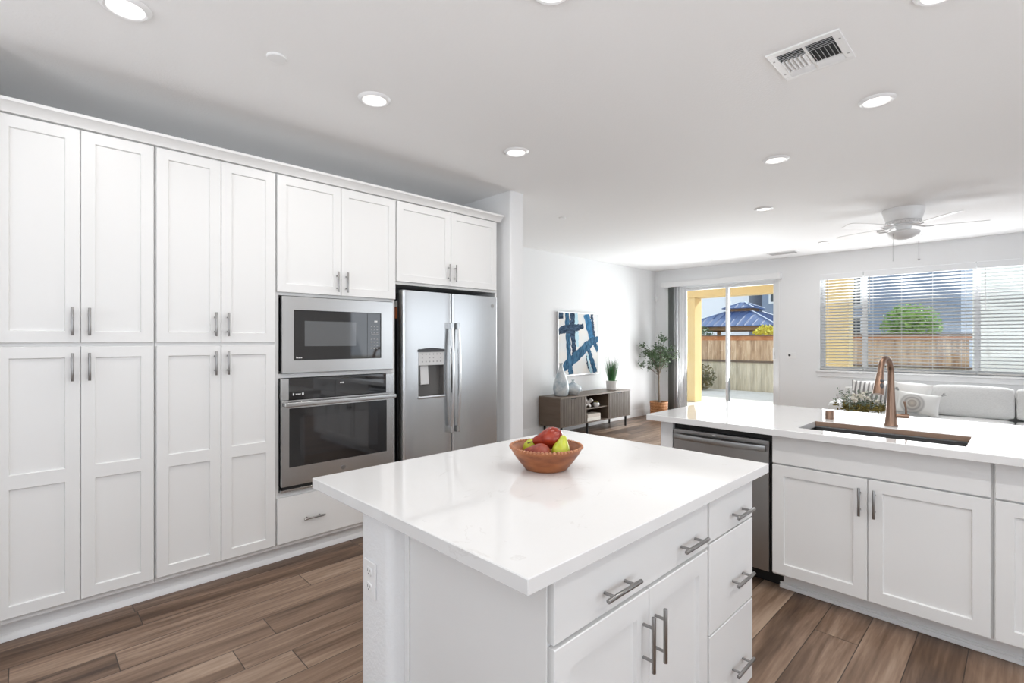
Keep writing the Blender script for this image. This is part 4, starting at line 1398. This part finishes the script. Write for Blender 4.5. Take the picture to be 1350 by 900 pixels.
for x0, x1 in ((SX + 0.185, -0.850), (-0.846, -0.080), (-0.076, SXR)):
    b = B(); puffy(b, x0, x1, 7.66, 8.44, 0.275, 0.45, 0.05, 0.012); finish('seat_cushion', b, 'sofa', t)
for x0, x1 in ((SX + 0.20, -0.852), (-0.842, -0.082), (-0.072, 0.72)):
    b = B(); puffy(b, x0, x1, 8.25, 8.46, 0.466, 0.825, 0.042, 0.018); finish('back_cushion', b, 'sofa', t)
for x in (SX + 0.1, SXR - 0.1):
    for y in (7.78, 8.58):
        b = B(); b.cyl((x, y, 0), (x, y, 0.079), 0.025, 0.02, 14); finish('leg', b, 'dark', t)

def stripes_mat(name, base, dark, scale, axis, lo=0.62):
    m, nt, p = newmat(name)
    L = nt.links
    tc = N(nt, 'ShaderNodeTexCoord')
    sp = N(nt, 'ShaderNodeSeparateXYZ')
    L.new(tc.outputs['Object'], sp.inputs[0])
    f = math_node(nt, 'FRACT', math_node(nt, 'MULTIPLY', sp.outputs[axis], scale))
    c = ramp(nt, f, [(lo - 0.04, base), (lo, dark), (0.96, dark), (1.0, base)])
    L.new(c, p.inputs['Base Color'])
    p.inputs['Roughness'].default_value = 0.95
    return m
def ring_mat(name):
    m, nt, p = newmat(name)
    L = nt.links
    tc = N(nt, 'ShaderNodeTexCoord')
    mp = N(nt, 'ShaderNodeMapping')
    mp.inputs['Location'].default_value = (0.055, 0, 0.02)
    mp.inputs['Scale'].default_value = (1, 0, 1)
    L.new(tc.outputs['Object'], mp.inputs[0])
    ln = N(nt, 'ShaderNodeVectorMath', operation='LENGTH')
    L.new(mp.outputs[0], ln.inputs[0])
    f = ln.outputs['Value']
    c = ramp(nt, math_node(nt, 'MULTIPLY', f, 4.0), [(0.0, (0.55, 0.50, 0.44)), (0.16, (0.38, 0.35, 0.32)), (0.2, (0.62, 0.60, 0.56)), (0.30, (0.36, 0.35, 0.34)), (0.36, (0.60, 0.59, 0.57)), (0.44, (0.45, 0.45, 0.44)), (0.52, (0.78, 0.78, 0.76))])
    L.new(c, p.inputs['Base Color'])
    p.inputs['Roughness'].default_value = 0.95
    return m
M['stripe'] = stripes_mat('striped_cushion_fabric', (0.72, 0.71, 0.69), (0.24, 0.23, 0.23), 21.0, 0, 0.55)
M['ring'] = ring_mat('ring_pattern_fabric')

def cushion(loc, w, h, d, rot, m, label, tassels=False):
    t_ = bmesh.new()
    bmesh.ops.create_cube(t_, size=2)
    bmesh.ops.subdivide_edges(t_, edges=t_.edges[:], cuts=11, use_grid_fill=True)
    for v in t_.verts:
        u, s, q = v.co.x, v.co.y, v.co.z
        e = max(0.0, 1 - abs(u) ** 2.6) ** 0.6 * max(0.0, 1 - abs(q) ** 2.6) ** 0.6
        pinch_u = 1 - 0.07 * (1 - abs(q) ** 2)
        pinch_q = 1 - 0.07 * (1 - abs(u) ** 2)
        v.co = Vector((u * w / 2 * pinch_u, s * (d / 2 * e + 0.004), q * h / 2 * pinch_q))
    zmin = 0
    o = thing('cushion', label, 'cushion', loc)
    me = bpy.data.meshes.new('cover')
    bmesh.ops.recalc_face_normals(t_, faces=t_.faces)
    t_.to_mesh(me); t_.free()
    me.materials.append(M[m])
    me.polygons.foreach_set('use_smooth', [True] * len(me.polygons))
    c = bpy.data.objects.new('cover', me); COL.objects.link(c); c.parent = o
    o.rotation_euler = rot
    if tassels:
        b = B()
        rr = random.Random(5)
        for sx in (-1, 1):
            for k in range(7):
                a = radians(rr.uniform(20, 70))
                p = Vector((sx * w / 2 * 0.97, 0, h / 2 * 0.97))
                b.tube([p, p + Vector((sx * cos(a) * 0.03, rr.uniform(-0.01, 0.01), sin(a) * 0.03)), p + Vector((sx * cos(a) * 0.055, rr.uniform(-0.01, 0.01), sin(a) * 0.05))], 0.0035, 6)
        me = bpy.data.meshes.new('tassel')
        b.bm.to_mesh(me); b.bm.free()
        me.materials.append(M['grey'])
        c = bpy.data.objects.new('tassel', me); COL.objects.link(c); c.parent = o
    return o
cushion((-1.45, 8.06, 0.668), 0.42, 0.36, 0.15, (radians(-14), radians(5), radians(6)), 'stripe', 'grey and white striped cushion leaning at the sofa arm')
cushion((-1.01, 8.09, 0.672), 0.40, 0.37, 0.13, (radians(-12), radians(4), radians(-4)), 'offwhite', 'plain off-white cushion behind the faucet, on the sofa')
cushion((-0.92, 7.89, 0.618), 0.42, 0.27, 0.13, (radians(-20), radians(6), radians(4)), 'ring', 'small cushion with grey ring pattern and corner tassels', True)

# coffee table with flower arrangement
t = thing('coffee_table', 'low round wooden coffee table in front of the sofa', 'table', (-1.30, 6.87, 0))
b = B(); b.lathe([(0, 0.40), (0.42, 0.40), (0.43, 0.41), (0.43, 0.43), (0.42, 0.44), (0, 0.44)], (-1.30, 6.87, 0), 48); finish('tabletop', b, 'tablewood', t)
for k in range(4):
    a = pi / 4 + k * pi / 2
    b = B(); b.cyl((-1.30 + 0.33 * cos(a), 6.87 + 0.33 * sin(a), 0), (-1.30 + 0.26 * cos(a), 6.87 + 0.26 * sin(a), 0.40), 0.016, 0.024, 14); finish('leg', b, 'tablewood', t)
fl = Vector((-1.32, 6.87, 0.4403))
t = thing('flower_arrangement', 'low arrangement of white flowers and eucalyptus in front of the sofa', 'flowers', fl)
b = B(); b.lathe([(0, 0), (0.085, 0), (0.11, 0.02), (0.13, 0.08), (0.12, 0.125), (0.112, 0.125), (0.12, 0.08), (0, 0.05)], fl, 32); finish('vase', b, 'ceramic', t)
rnd = random.Random(21)
b = B(); st = B()
for k in range(34):
    a = rnd.uniform(0, 2 * pi); e = rnd.uniform(0.25, 1.25)
    d = Vector((cos(a) * cos(e), sin(a) * cos(e), sin(e)))
    L_ = rnd.uniform(0.20, 0.36)
    p0 = fl + Vector((0, 0, 0.12))
    pts = [p0, p0 + d * L_ * 0.5 + Vector((0, 0, 0.015)), p0 + d * L_]
    st.tube(pts, [0.003, 0.002, 0.001], 5)
    for q in range(15):
        s = 0.3 + 0.7 * q / 14
        leaf_quad(b.bm, p0 + d * L_ * s + Vector((rnd.gauss(0, 0.016), rnd.gauss(0, 0.016), rnd.gauss(0, 0.016))), rnd.uniform(0.012, 0.02), rnd)
finish('stems', st, 'bark', t)
finish('leaves', b, 'eucal', t, smooth=False)
b = B()
for k in range(60):
    a = rnd.uniform(0, 2 * pi); r = rnd.uniform(0.06, 0.24)
    for q in range(5):
        leaf_quad(b.bm, fl + Vector((cos(a) * r + rnd.gauss(0, 0.015), sin(a) * r + rnd.gauss(0, 0.015), 0.15 + rnd.uniform(0, 0.08))), rnd.uniform(0.018, 0.03), rnd)
finish('moss_leaves', b, 'moss', t, smooth=False)
for k in range(15):
    a = rnd.uniform(0, 2 * pi); r = rnd.uniform(0.05, 0.24); h_ = 0.17 + 0.16 * (1 - r / 0.26) + rnd.uniform(0, 0.07)
    p = fl + Vector((cos(a) * r, sin(a) * r, h_))
    b = B()
    for q in range(14):
        d = Vector((rnd.gauss(0, 1), rnd.gauss(0, 1), rnd.gauss(0.3, 0.8))).normalized()
        leaf_quad(b.bm, p + d * 0.020, 0.021, rnd, 0.8)
    b.ball(p, 0.010, sub=1)
    finish('flower', b, 'petal', t, smooth=False)

# ------------------------------------------------------------------ ceiling fittings
def downlight(x, y, label, watts=None, first=[None]):
    if first[0] is not None:
        o = dup(first[0], (x, y, CEIL), label)
    else:
        o = thing('ceiling_light', label, 'light', (x, y, CEIL), 'recessed ceiling lights')
        b = B()
        b.lathe([(0.062, -0.004), (0.064, -0.011), (0.072, -0.014), (0.085, -0.006), (0.088, -0.0004), (0.062, -0.0004), (0.062, -0.004)], (x, y, CEIL), 40)
        finish('trim_ring', b, 'plastic', o)
        b = B(); b.lathe([(0, -0.0035), (0.0615, -0.0035), (0.0615, -0.001), (0, -0.001)], (x, y, CEIL), 36)
        finish('lens', b, 'lens', o)
        first[0] = o
    lamp('downlight_lamp', 'AREA', (x, y, CEIL - 0.016), (0, 0, 0), watts or DOWNLIGHT_W, (1.0, 0.98, 0.955), shape='DISK', size=0.12)
    return o
for x, y, lb in (
    (-2.50, 0.30, 'recessed ceiling light in front of the pantry cabinets, cut by the frame'),
    (-2.50, 1.39, 'recessed ceiling light in front of the oven cabinet'),
    (-2.50, 2.49, 'recessed ceiling light in front of the refrigerator'),
    (-1.247, 1.433, 'recessed ceiling light above the island, barely in view at the top'),
    (-0.572, 3.378, 'large-looking recessed ceiling light above the peninsula sink'),
    (-0.220, 2.493, 'recessed ceiling light peeking in above the large air vent'),
    (-1.276, 3.954, 'recessed ceiling light above the left end of the peninsula'),
    (-1.839, 5.348, 'recessed ceiling light between the peninsula and the ceiling fan'),
    (-1.884, 7.755, 'farthest recessed ceiling light, close to the far wall'),
):
    downlight(x, y, lb)
for x, y in ((-0.225, 1.45), (0.85, 2.56), (0.85, 1.45)):  # unseen ceiling lights added to brighten the aisle and peninsula doors
    if x > 0.5 and y < 2:
        downlight(x, y, 'added unseen ceiling light in the second row, over the open floor before the base cabinet', 5.5)
    elif x > 0.5:
        downlight(x, y, 'added unseen ceiling light over the base cabinet end of the peninsula')
    elif x > -1:
        downlight(x, y, 'added unseen ceiling light over the aisle between island and sink cabinet', 5.0)
# smoke detector and sprinkler caps
b = B(); b.lathe([(0, -0.010), (0.040, -0.010), (0.044, -0.006), (0.044, -0.0004), (0, -0.0004)], (-2.448, 0.858, CEIL), 36)
tag(finish('round_cover', b, 'plastic', loc=(-2.448, 0.858, CEIL)), 'flat white round cover on the ceiling before the pantry', 'ceiling cover', 'round ceiling covers')
for x, y, lb in ((-3.50, 4.187, 'flat white round cover on the ceiling beside the wing wall'), (-3.54, 8.04, 'flat white round cover on the ceiling near the patio door')):
    b = B(); b.lathe([(0, -0.009), (0.034, -0.009), (0.038, -0.005), (0.038, -0.0004), (0, -0.0004)], (x, y, CEIL), 32)
    tag(finish('round_cover', b, 'plastic', loc=(x, y, CEIL)), lb, 'ceiling cover', 'round ceiling covers')
# big air register
vx0, vx1, vy0, vy1 = -0.846, -0.552, 2.480, 2.786
t = thing('air_vent', 'white square four-way air vent in the kitchen ceiling', 'vent', ((vx0 + vx1) / 2, (vy0 + vy1) / 2, CEIL))
b = B()
e = 0.034
zf0, zf1 = CEIL - 0.008, CEIL - 0.0004
xm = (vx0 + vx1) / 2
ya_, yb_ = vy0 + e, vy1 - e
for x0, x1, y0, y1 in ((vx0, vx1, vy0, vy0 + e), (vx0, vx1, vy1 - e, vy1), (vx0, vx0 + e, vy0 + e, vy1 - e), (vx1 - e, vx1, vy0 + e, vy1 - e), (xm - 0.006, xm + 0.006, vy0 + e, vy1 - e)):
    b.box(x0, x1, y0, y1, zf0, zf1, 0.0012)
finish('frame', b, 'plastic', t)
b = B(); b.box(vx0 + 0.01, vx1 - 0.01, vy0 + 0.01, vy1 - 0.01, CEIL - 0.0016, CEIL - 0.0002); finish('duct', b, 'black', t)
b = B()
def slat_x(b, x0, x1, y, tilt, hw=0.006):
    c, s = cos(tilt) * hw, sin(tilt) * hw
    b.prism([(y - c, CEIL - 0.008 - s - 0.0006), (y + c, CEIL - 0.008 + s - 0.0006), (y + c, CEIL - 0.008 + s + 0.0006), (y - c, CEIL - 0.008 - s + 0.0006)], 'x', x0, x1)
def slat_y(b, y0, y1, x, tilt, hw=0.007):
    c, s = cos(tilt) * hw, sin(tilt) * hw
    b.prism([(x - c, CEIL - 0.008 - s - 0.0006), (x + c, CEIL - 0.008 + s - 0.0006), (x + c, CEIL - 0.008 + s + 0.0006), (x - c, CEIL - 0.008 - s + 0.0006)], 'y', y0, y1)
for side, (x0, x1) in enumerate(((vx0 + e, xm - 0.006), (xm + 0.006, vx1 - e))):
    for k in range(4):
        slat_x(b, x0, x1, ya_ + 0.008 + 0.0155 * k, radians(30), 0.0060)
    for k in range(4):
        slat_x(b, x0, x1, yb_ - 0.008 - 0.0125 * k, radians(-42), 0.0080)
    n_ = 6
    for k in range(n_):
        slat_y(b, ya_ + 0.066, yb_ - 0.056, x0 + (k + 0.5) * (x1 - x0) / n_, radians(35 if side == 0 else -55), 0.0085 if side == 0 else 0.0065)
finish('louvres', b, 'plastic', t)
b = B()
for x in (vx0 + 0.014, vx1 - 0.014):
    for y in (vy0 + 0.075, vy1 - 0.075):
        b.cyl((x, y, zf0 - 0.0008), (x, y, zf0 + 0.001), 0.005, seg=12)
finish('screws', b, 'grey', t)
t = thing('air_vent', 'narrow white air vent in the ceiling close to the far wall', 'vent', (-2.56, 8.24, CEIL))
b = B()
for x0, x1, y0, y1 in ((-2.76, -2.36, 8.14, 8.165), (-2.76, -2.36, 8.315, 8.34), (-2.76, -2.735, 8.165, 8.315), (-2.385, -2.36, 8.165, 8.315)):
    b.box(x0, x1, y0, y1, CEIL - 0.008, CEIL - 0.0004)
finish('frame', b, 'plastic', t)
b = B()
for k in range(9):
    slat_x(b, -2.735, -2.385, 8.175 + 0.0165 * k, radians(-50), 0.008)
finish('louvres', b, 'greyplastic', t)
b = B(); b.box(-2.735, -2.385, 8.165, 8.315, CEIL - 0.0016, CEIL - 0.0003); finish('duct', b, 'dark', t)
# ceiling fan
fc = Vector((-0.862, 6.388, CEIL))
t = thing('ceiling_fan', 'white five-blade ceiling fan with light bowl above the living area', 'ceiling fan', fc)
b = B(); b.lathe([(0, -0.0005), (0.176, -0.0005), (0.178, -0.012), (0.168, -0.05), (0.152, -0.10), (0.140, -0.135), (0.128, -0.150), (0, -0.150)], fc, 48)
finish('motor_housing', b, 'plastic', t)
b = B(); b.lathe([(0.145, -0.122), (0.1475, -0.118), (0.150, -0.122), (0.146, -0.132), (0.143, -0.128)], fc, 48)
for k in range(24):
    a = 2 * pi * k / 24
    b.ball(fc + Vector((0.136 * cos(a), 0.136 * sin(a), -0.140)), 0.006, sub=1)
finish('vent_ring', b, 'greyplastic', t)
b = B(); b.lathe([(0, -0.150), (0.075, -0.150), (0.080, -0.165), (0.060, -0.20), (0.055, -0.215), (0, -0.215)], fc, 32); finish('hub', b, 'plastic', t)
b = B(); b.lathe([(0.05, -0.212), (0.105, -0.218), (0.134, -0.228), (0.138, -0.238), (0.128, -0.262), (0.098, -0.292), (0.05, -0.312), (0, -0.318)], fc, 40); finish('light_bowl', b, 'frost', t)
for ang in (161, 233, 314, 16, 88):
    a = radians(ang)
    d = Vector((cos(a), sin(a), 0)); s = Vector((-sin(a), cos(a), 0))
    pit = radians(10)
    sw = s * cos(pit) + Vector((0, 0, 1)) * sin(pit)
    nn = d.cross(sw)
    tb = bmesh.new()
    outl = []
    for u, w in ((0.17, 0.050), (0.22, 0.058), (0.35, 0.066), (0.50, 0.070), (0.60, 0.069), (0.635, 0.060), (0.65, 0.040)):
        outl.append((u, w))
    ptsA = [(u, w) for u, w in outl] + [(u, -w) for u, w in outl[::-1]]
    z0_ = Vector((0, 0, -0.185))
    lo = [tb.verts.new(fc + z0_ + d * u + sw * w - nn * 0.003) for u, w in ptsA]
    hi = [tb.verts.new(fc + z0_ + d * u + sw * w + nn * 0.003) for u, w in ptsA]
    tb.faces.new(lo); tb.faces.new(hi[::-1])
    for k in range(len(lo)):
        j = (k + 1) % len(lo)
        tb.faces.new((lo[k], lo[j], hi[j], hi[k]))
    bmesh.ops.recalc_face_normals(tb, faces=tb.faces)
    b = B(); b._merge(tb); bl = finish('blade', b, 'plastic', t)
    b = B()
    for sg in (-1, 1):
        b.tube([fc + d * 0.06 + Vector((0, 0, -0.158)), fc + d * 0.12 + s * sg * 0.02 + Vector((0, 0, -0.172)), fc + z0_ + d * 0.17 + sw * sg * 0.042 - nn * 0.004, fc + z0_ + d * 0.235 + sw * sg * 0.015 - nn * 0.006], 0.006, 8)
    finish('blade_iron', b, 'plastic', bl)
for dr, L_, bob in ((-0.128, 0.30, False), (0.132, 0.285, True)):
    b = B()
    p = fc + CR * dr - CF * 0.03 + Vector((0, 0, -0.226))
    b.cyl(p, p + Vector((0, 0, -L_)), 0.0018, seg=6)
    ch_ = finish('pull_chain', b, 'grey', t)
    b = B(); b.ball(p + Vector((0, 0, -L_)), 0.011 if bob else 0.004, (1, 1, 0.8), 2); finish('chain_bob', b, 'grey', ch_)

# ------------------------------------------------------------------ outdoors
b = B(); b.box(-40, 25, YF + 0.17, 15.35, -0.25, -0.1)
struct('ground_patio', b, 'patio')
b = B(); b.box(-60, 40, 15.35, 60, -0.3, -0.11)
struct('ground_garden', b, 'soilout')
b = B(); b.box(-9, XR + 0.2, YR - 0.3, YF + 0.05, CEIL + 0.31, 3.6)
struct('roof_house', b, 'houseroof')
b = B()
b.box(-7.0, -2.42, YF + 0.17, 12.08, 2.78, 2.95)
b.box(-7.0, -2.42, 11.68, 12.06, 2.43, 2.78)
struct('ceiling_patio', b, 'stucco')
for x0, x1 in ((-6.05, -5.60), (-2.89, -2.43)):
    b = B(); b.box(x0, x1, 11.68, 12.06, -0.1, 2.43, 0.02, 2)
    struct('column_patio', b, 'stucco')
# fence
FY = 15.41
t = thing('fence', 'weathered wooden garden fence along the back of the patio', 'fence', (-4, FY, -0.1))
for (z0, z1, m_, nm) in ((0.80, 1.40, 'fence', 'upper_boards'), (-0.1, 0.74, 'fencelow', 'lower_boards')):
    b = B()
    x = -16.0
    k = 0
    while x < -0.95:
        b.box(x, x + 0.134, FY + 0.004 * (k % 2), FY + 0.02 + 0.004 * (k % 2), z0, z1)
        x += 0.14; k += 1
    finish(nm, b, m_, t, smooth=False)
b = B(); b.box(-16, -0.8, FY - 0.035, FY + 0.03, 0.74, 0.80); finish('rail', b, 'rail', t)
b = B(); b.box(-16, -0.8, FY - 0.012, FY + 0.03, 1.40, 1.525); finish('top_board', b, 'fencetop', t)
b = B(); b.box(-16, -0.8, FY - 0.045, FY + 0.06, 1.525, 1.555); finish('cap', b, 'rail', t)
x = -15.0
while x < -1.5:
    b = B(); b.box(x, x + 0.09, FY + 0.031, FY + 0.12, -0.1, 1.5); finish('post', b, 'fence', t); x += 2.4
# gazebo
gx, gy = -8.01, 21.0
s_, a_u, zE, zN, zU, zA = 1.88, 0.62, 1.95, 2.56, 2.69, 2.94
t = thing('gazebo', 'garden gazebo with two-tier blue metal roof beyond the fence', 'gazebo', (gx, gy, -0.11))
def hip(b, cx, cy, s0, z0, s1, z1, th=0.03):
    P = lambda s, z: [Vector((cx - s, cy - s, z)), Vector((cx + s, cy - s, z)), Vector((cx + s, cy + s, z)), Vector((cx - s, cy + s, z))]
    lo, hi_ = P(s0, z0), P(s1, z1)
    tb = bmesh.new()
    L0 = [tb.verts.new(p) for p in lo]; H0 = [tb.verts.new(p) for p in hi_]
    L1 = [tb.verts.new(p - Vector((0, 0, th))) for p in lo]; H1 = [tb.verts.new(p - Vector((0, 0, th))) for p in hi_]
    for k in range(4):
        j = (k + 1) % 4
        tb.faces.new((L0[k], L0[j], H0[j], H0[k])); tb.faces.new((L1[j], L1[k], H1[k], H1[j])); tb.faces.new((L0[j], L0[k], L1[k], L1[j])); tb.faces.new((H0[k], H0[j], H1[j], H1[k]))
    bmesh.ops.recalc_face_normals(tb, faces=tb.faces)
    b._merge(tb)
    # standing seams
    sp = 0.30
    n = int(2 * s0 / sp)
    for k in range(1, n + 1):
        u = -s0 + k * (2 * s0) / (n + 1)
        top = min(1.0, (s0 - abs(u)) / (s0 - s1)) if s0 > s1 else 1
        e = s0 - (s0 - s1) * top
        ze = z0 + (z1 - z0) * top
        for p0, p1 in (((u, -s0), (u, -e)), ((u, s0), (u, e)), ((-s0, u), (-e, u)), ((s0, u), (e, u))):
            b.tube([(cx + p0[0], cy + p0[1], z0 + 0.01), (cx + p1[0], cy + p1[1], ze + 0.01)], 0.014, 4)
b = B(); hip(b, gx, gy, s_, zE, a_u - 0.1, zN); finish('lower_roof', b, 'blueroof', t)
b = B(); hip(b, gx, gy, a_u, zU, 0.08, zA); finish('upper_roof', b, 'blueroof', t)
b = B()
for sx in (-1, 1):
    for sy in (-1, 1):
        b.tube([(gx + sx * s_, gy + sy * s_, zE + 0.012), (gx + sx * (a_u - 0.1), gy + sy * (a_u - 0.1), zN + 0.012)], 0.022, 6)
        b.tube([(gx + sx * a_u, gy + sy * a_u, zU + 0.012), (gx + sx * 0.08, gy + sy * 0.08, zA + 0.012)], 0.022, 6)
finish('hip_caps', b, 'roofcap', t)
b = B(); b.box(gx - 0.45, gx + 0.45, gy - 0.45, gy + 0.45, zN - 0.03, zU + 0.02); finish('neck', b, 'gazwood', t)
b = B()
q = s_ - 0.15
for y in (gy - q, gy + q):
    b.box(gx - q, gx + q, y - 0.05, y + 0.05, zE - 0.17, zE - 0.005)
for x in (gx - q, gx + q):
    b.box(x - 0.05, x + 0.05, gy - q + 0.05, gy + q - 0.05, zE - 0.17, zE - 0.005)
finish('beam', b, 'gazwood', t)
for sx in (-1, 1):
    for sy in (-1, 1):
        b = B(); b.box(gx + sx * q - 0.07, gx + sx * q + 0.07, gy + sy * q - 0.07, gy + sy * q + 0.07, -0.11, zE - 0.17); finish('post', b, 'gazwood', t)
# shrubs and trees
def shrub(name, c, rad, n, size, m_, label, cat, seed, trunk_h=0.0):
    r_ = random.Random(seed)
    base = Vector((c[0], c[1], -0.1))
    t = thing(name, label, cat, base)
    b = B()
    for k in range(n):
        d = Vector((r_.gauss(0, 1), r_.gauss(0, 1), r_.gauss(0, 1))).normalized() * (r_.random() ** 0.4)
        p = Vector(c) + Vector((d.x * rad[0], d.y * rad[1], d.z * rad[2]))
        leaf_quad(b.bm, p, size * r_.uniform(0.7, 1.3), r_)
    finish('foliage', b, m_, t, smooth=False)
    b = B()
    top = Vector((c[0], c[1], c[2]))
    b.tube([base, base.lerp(top, 0.5), top], [0.04, 0.03, 0.015], 8)
    for k in range(6):
        a = k * pi / 3
        b.tube([base.lerp(top, 0.35), top + Vector((cos(a) * rad[0] * 0.6, sin(a) * rad[1] * 0.6, rad[2] * 0.2))], [0.02, 0.008], 6)
    finish('trunk', b, 'bark', t)
shrub('yellow_bush', (-5.62, 16.6, 1.52), (0.42, 0.4, 0.36), 900, 0.05, 'bushy', 'bright yellow bush rising above the fence by the gazebo', 'bush', 1)
shrub('patio_shrub', (-6.85, 14.75, 0.30), (0.42, 0.35, 0.40), 900, 0.035, 'bushleaf', 'olive brown shrub at the foot of the fence', 'bush', 2)
shrub('garden_tree', (-3.02, 24.0, 1.95), (0.95, 0.9, 0.85), 2600, 0.07, 'treeleaf', 'fresh green round tree beyond the fence seen through the blinds', 'tree', 3)
shrub('garden_shrub', (-9.0, 18.6, 1.45), (0.9, 0.5, 0.55), 1300, 0.05, 'leaf', 'dark green shrub behind the fence left of the gazebo', 'bush', 4)
shrub('garden_shrub', (-7.0, 23.8, 1.15), (1.4, 0.5, 0.7), 1200, 0.06, 'leaf', 'dark green shrub in the shade behind the gazebo', 'bush', 5)
# neighbouring houses
def house(x0, x1, y, h, wallm, label, wins, depth=8):
    t = thing('house', label, 'house', ((x0 + x1) / 2, y, -0.11))
    b = B(); b.box(x0, x1, y, y + depth, -0.11, h); finish('wall', b, wallm, t)
    b = B()
    b.prism([(y - 0.5, h), (y + depth / 2, h + 1.8), (y + depth + 0.5, h), (y + depth + 0.5, h + 0.15), (y + depth / 2, h + 1.95), (y - 0.5, h + 0.15)], 'x', x0 - 0.4, x1 + 0.4)
    finish('roof', b, 'houseroof', t)
    for (a, c, z0, z1) in wins:
        b = B()
        for e in ((a - 0.1, a, z0 - 0.1, z1 + 0.1), (c, c + 0.1, z0 - 0.1, z1 + 0.1), (a, c, z0 - 0.1, z0), (a, c, z1, z1 + 0.1)):
            b.box(e[0], e[1], y - 0.05, y, e[2], e[3])
        w = finish('window', b, 'housetrim', t)
        b = B(); b.box(a, c, y - 0.02, y - 0.002, z0, z1); finish('pane', b, 'houseglass', w)
house(-10.4, -2.0, 30, 6.4, 'housewall', 'two-storey grey-blue house seen through the window blinds', [(-6.35, -5.75, 3.2, 4.6), (-6.35, -5.75, 1.3, 2.5), (-9.95, -9.72, 3.55, 4.3)])
house(-24, -11.5, 31, 6.0, 'housewhite', 'white house behind the gazebo seen through the patio door', [(-16, -15, 3.2, 4.4)])
M['housecream'] = mat('cream_house_stucco', (0.93, 0.89, 0.83), 0.9)
house(-0.70, 7.5, 13.0, 5.6, 'housecream', 'near white stucco house seen through the right end of the window', [(3.0, 4.2, 3.2, 4.6)], depth=7)
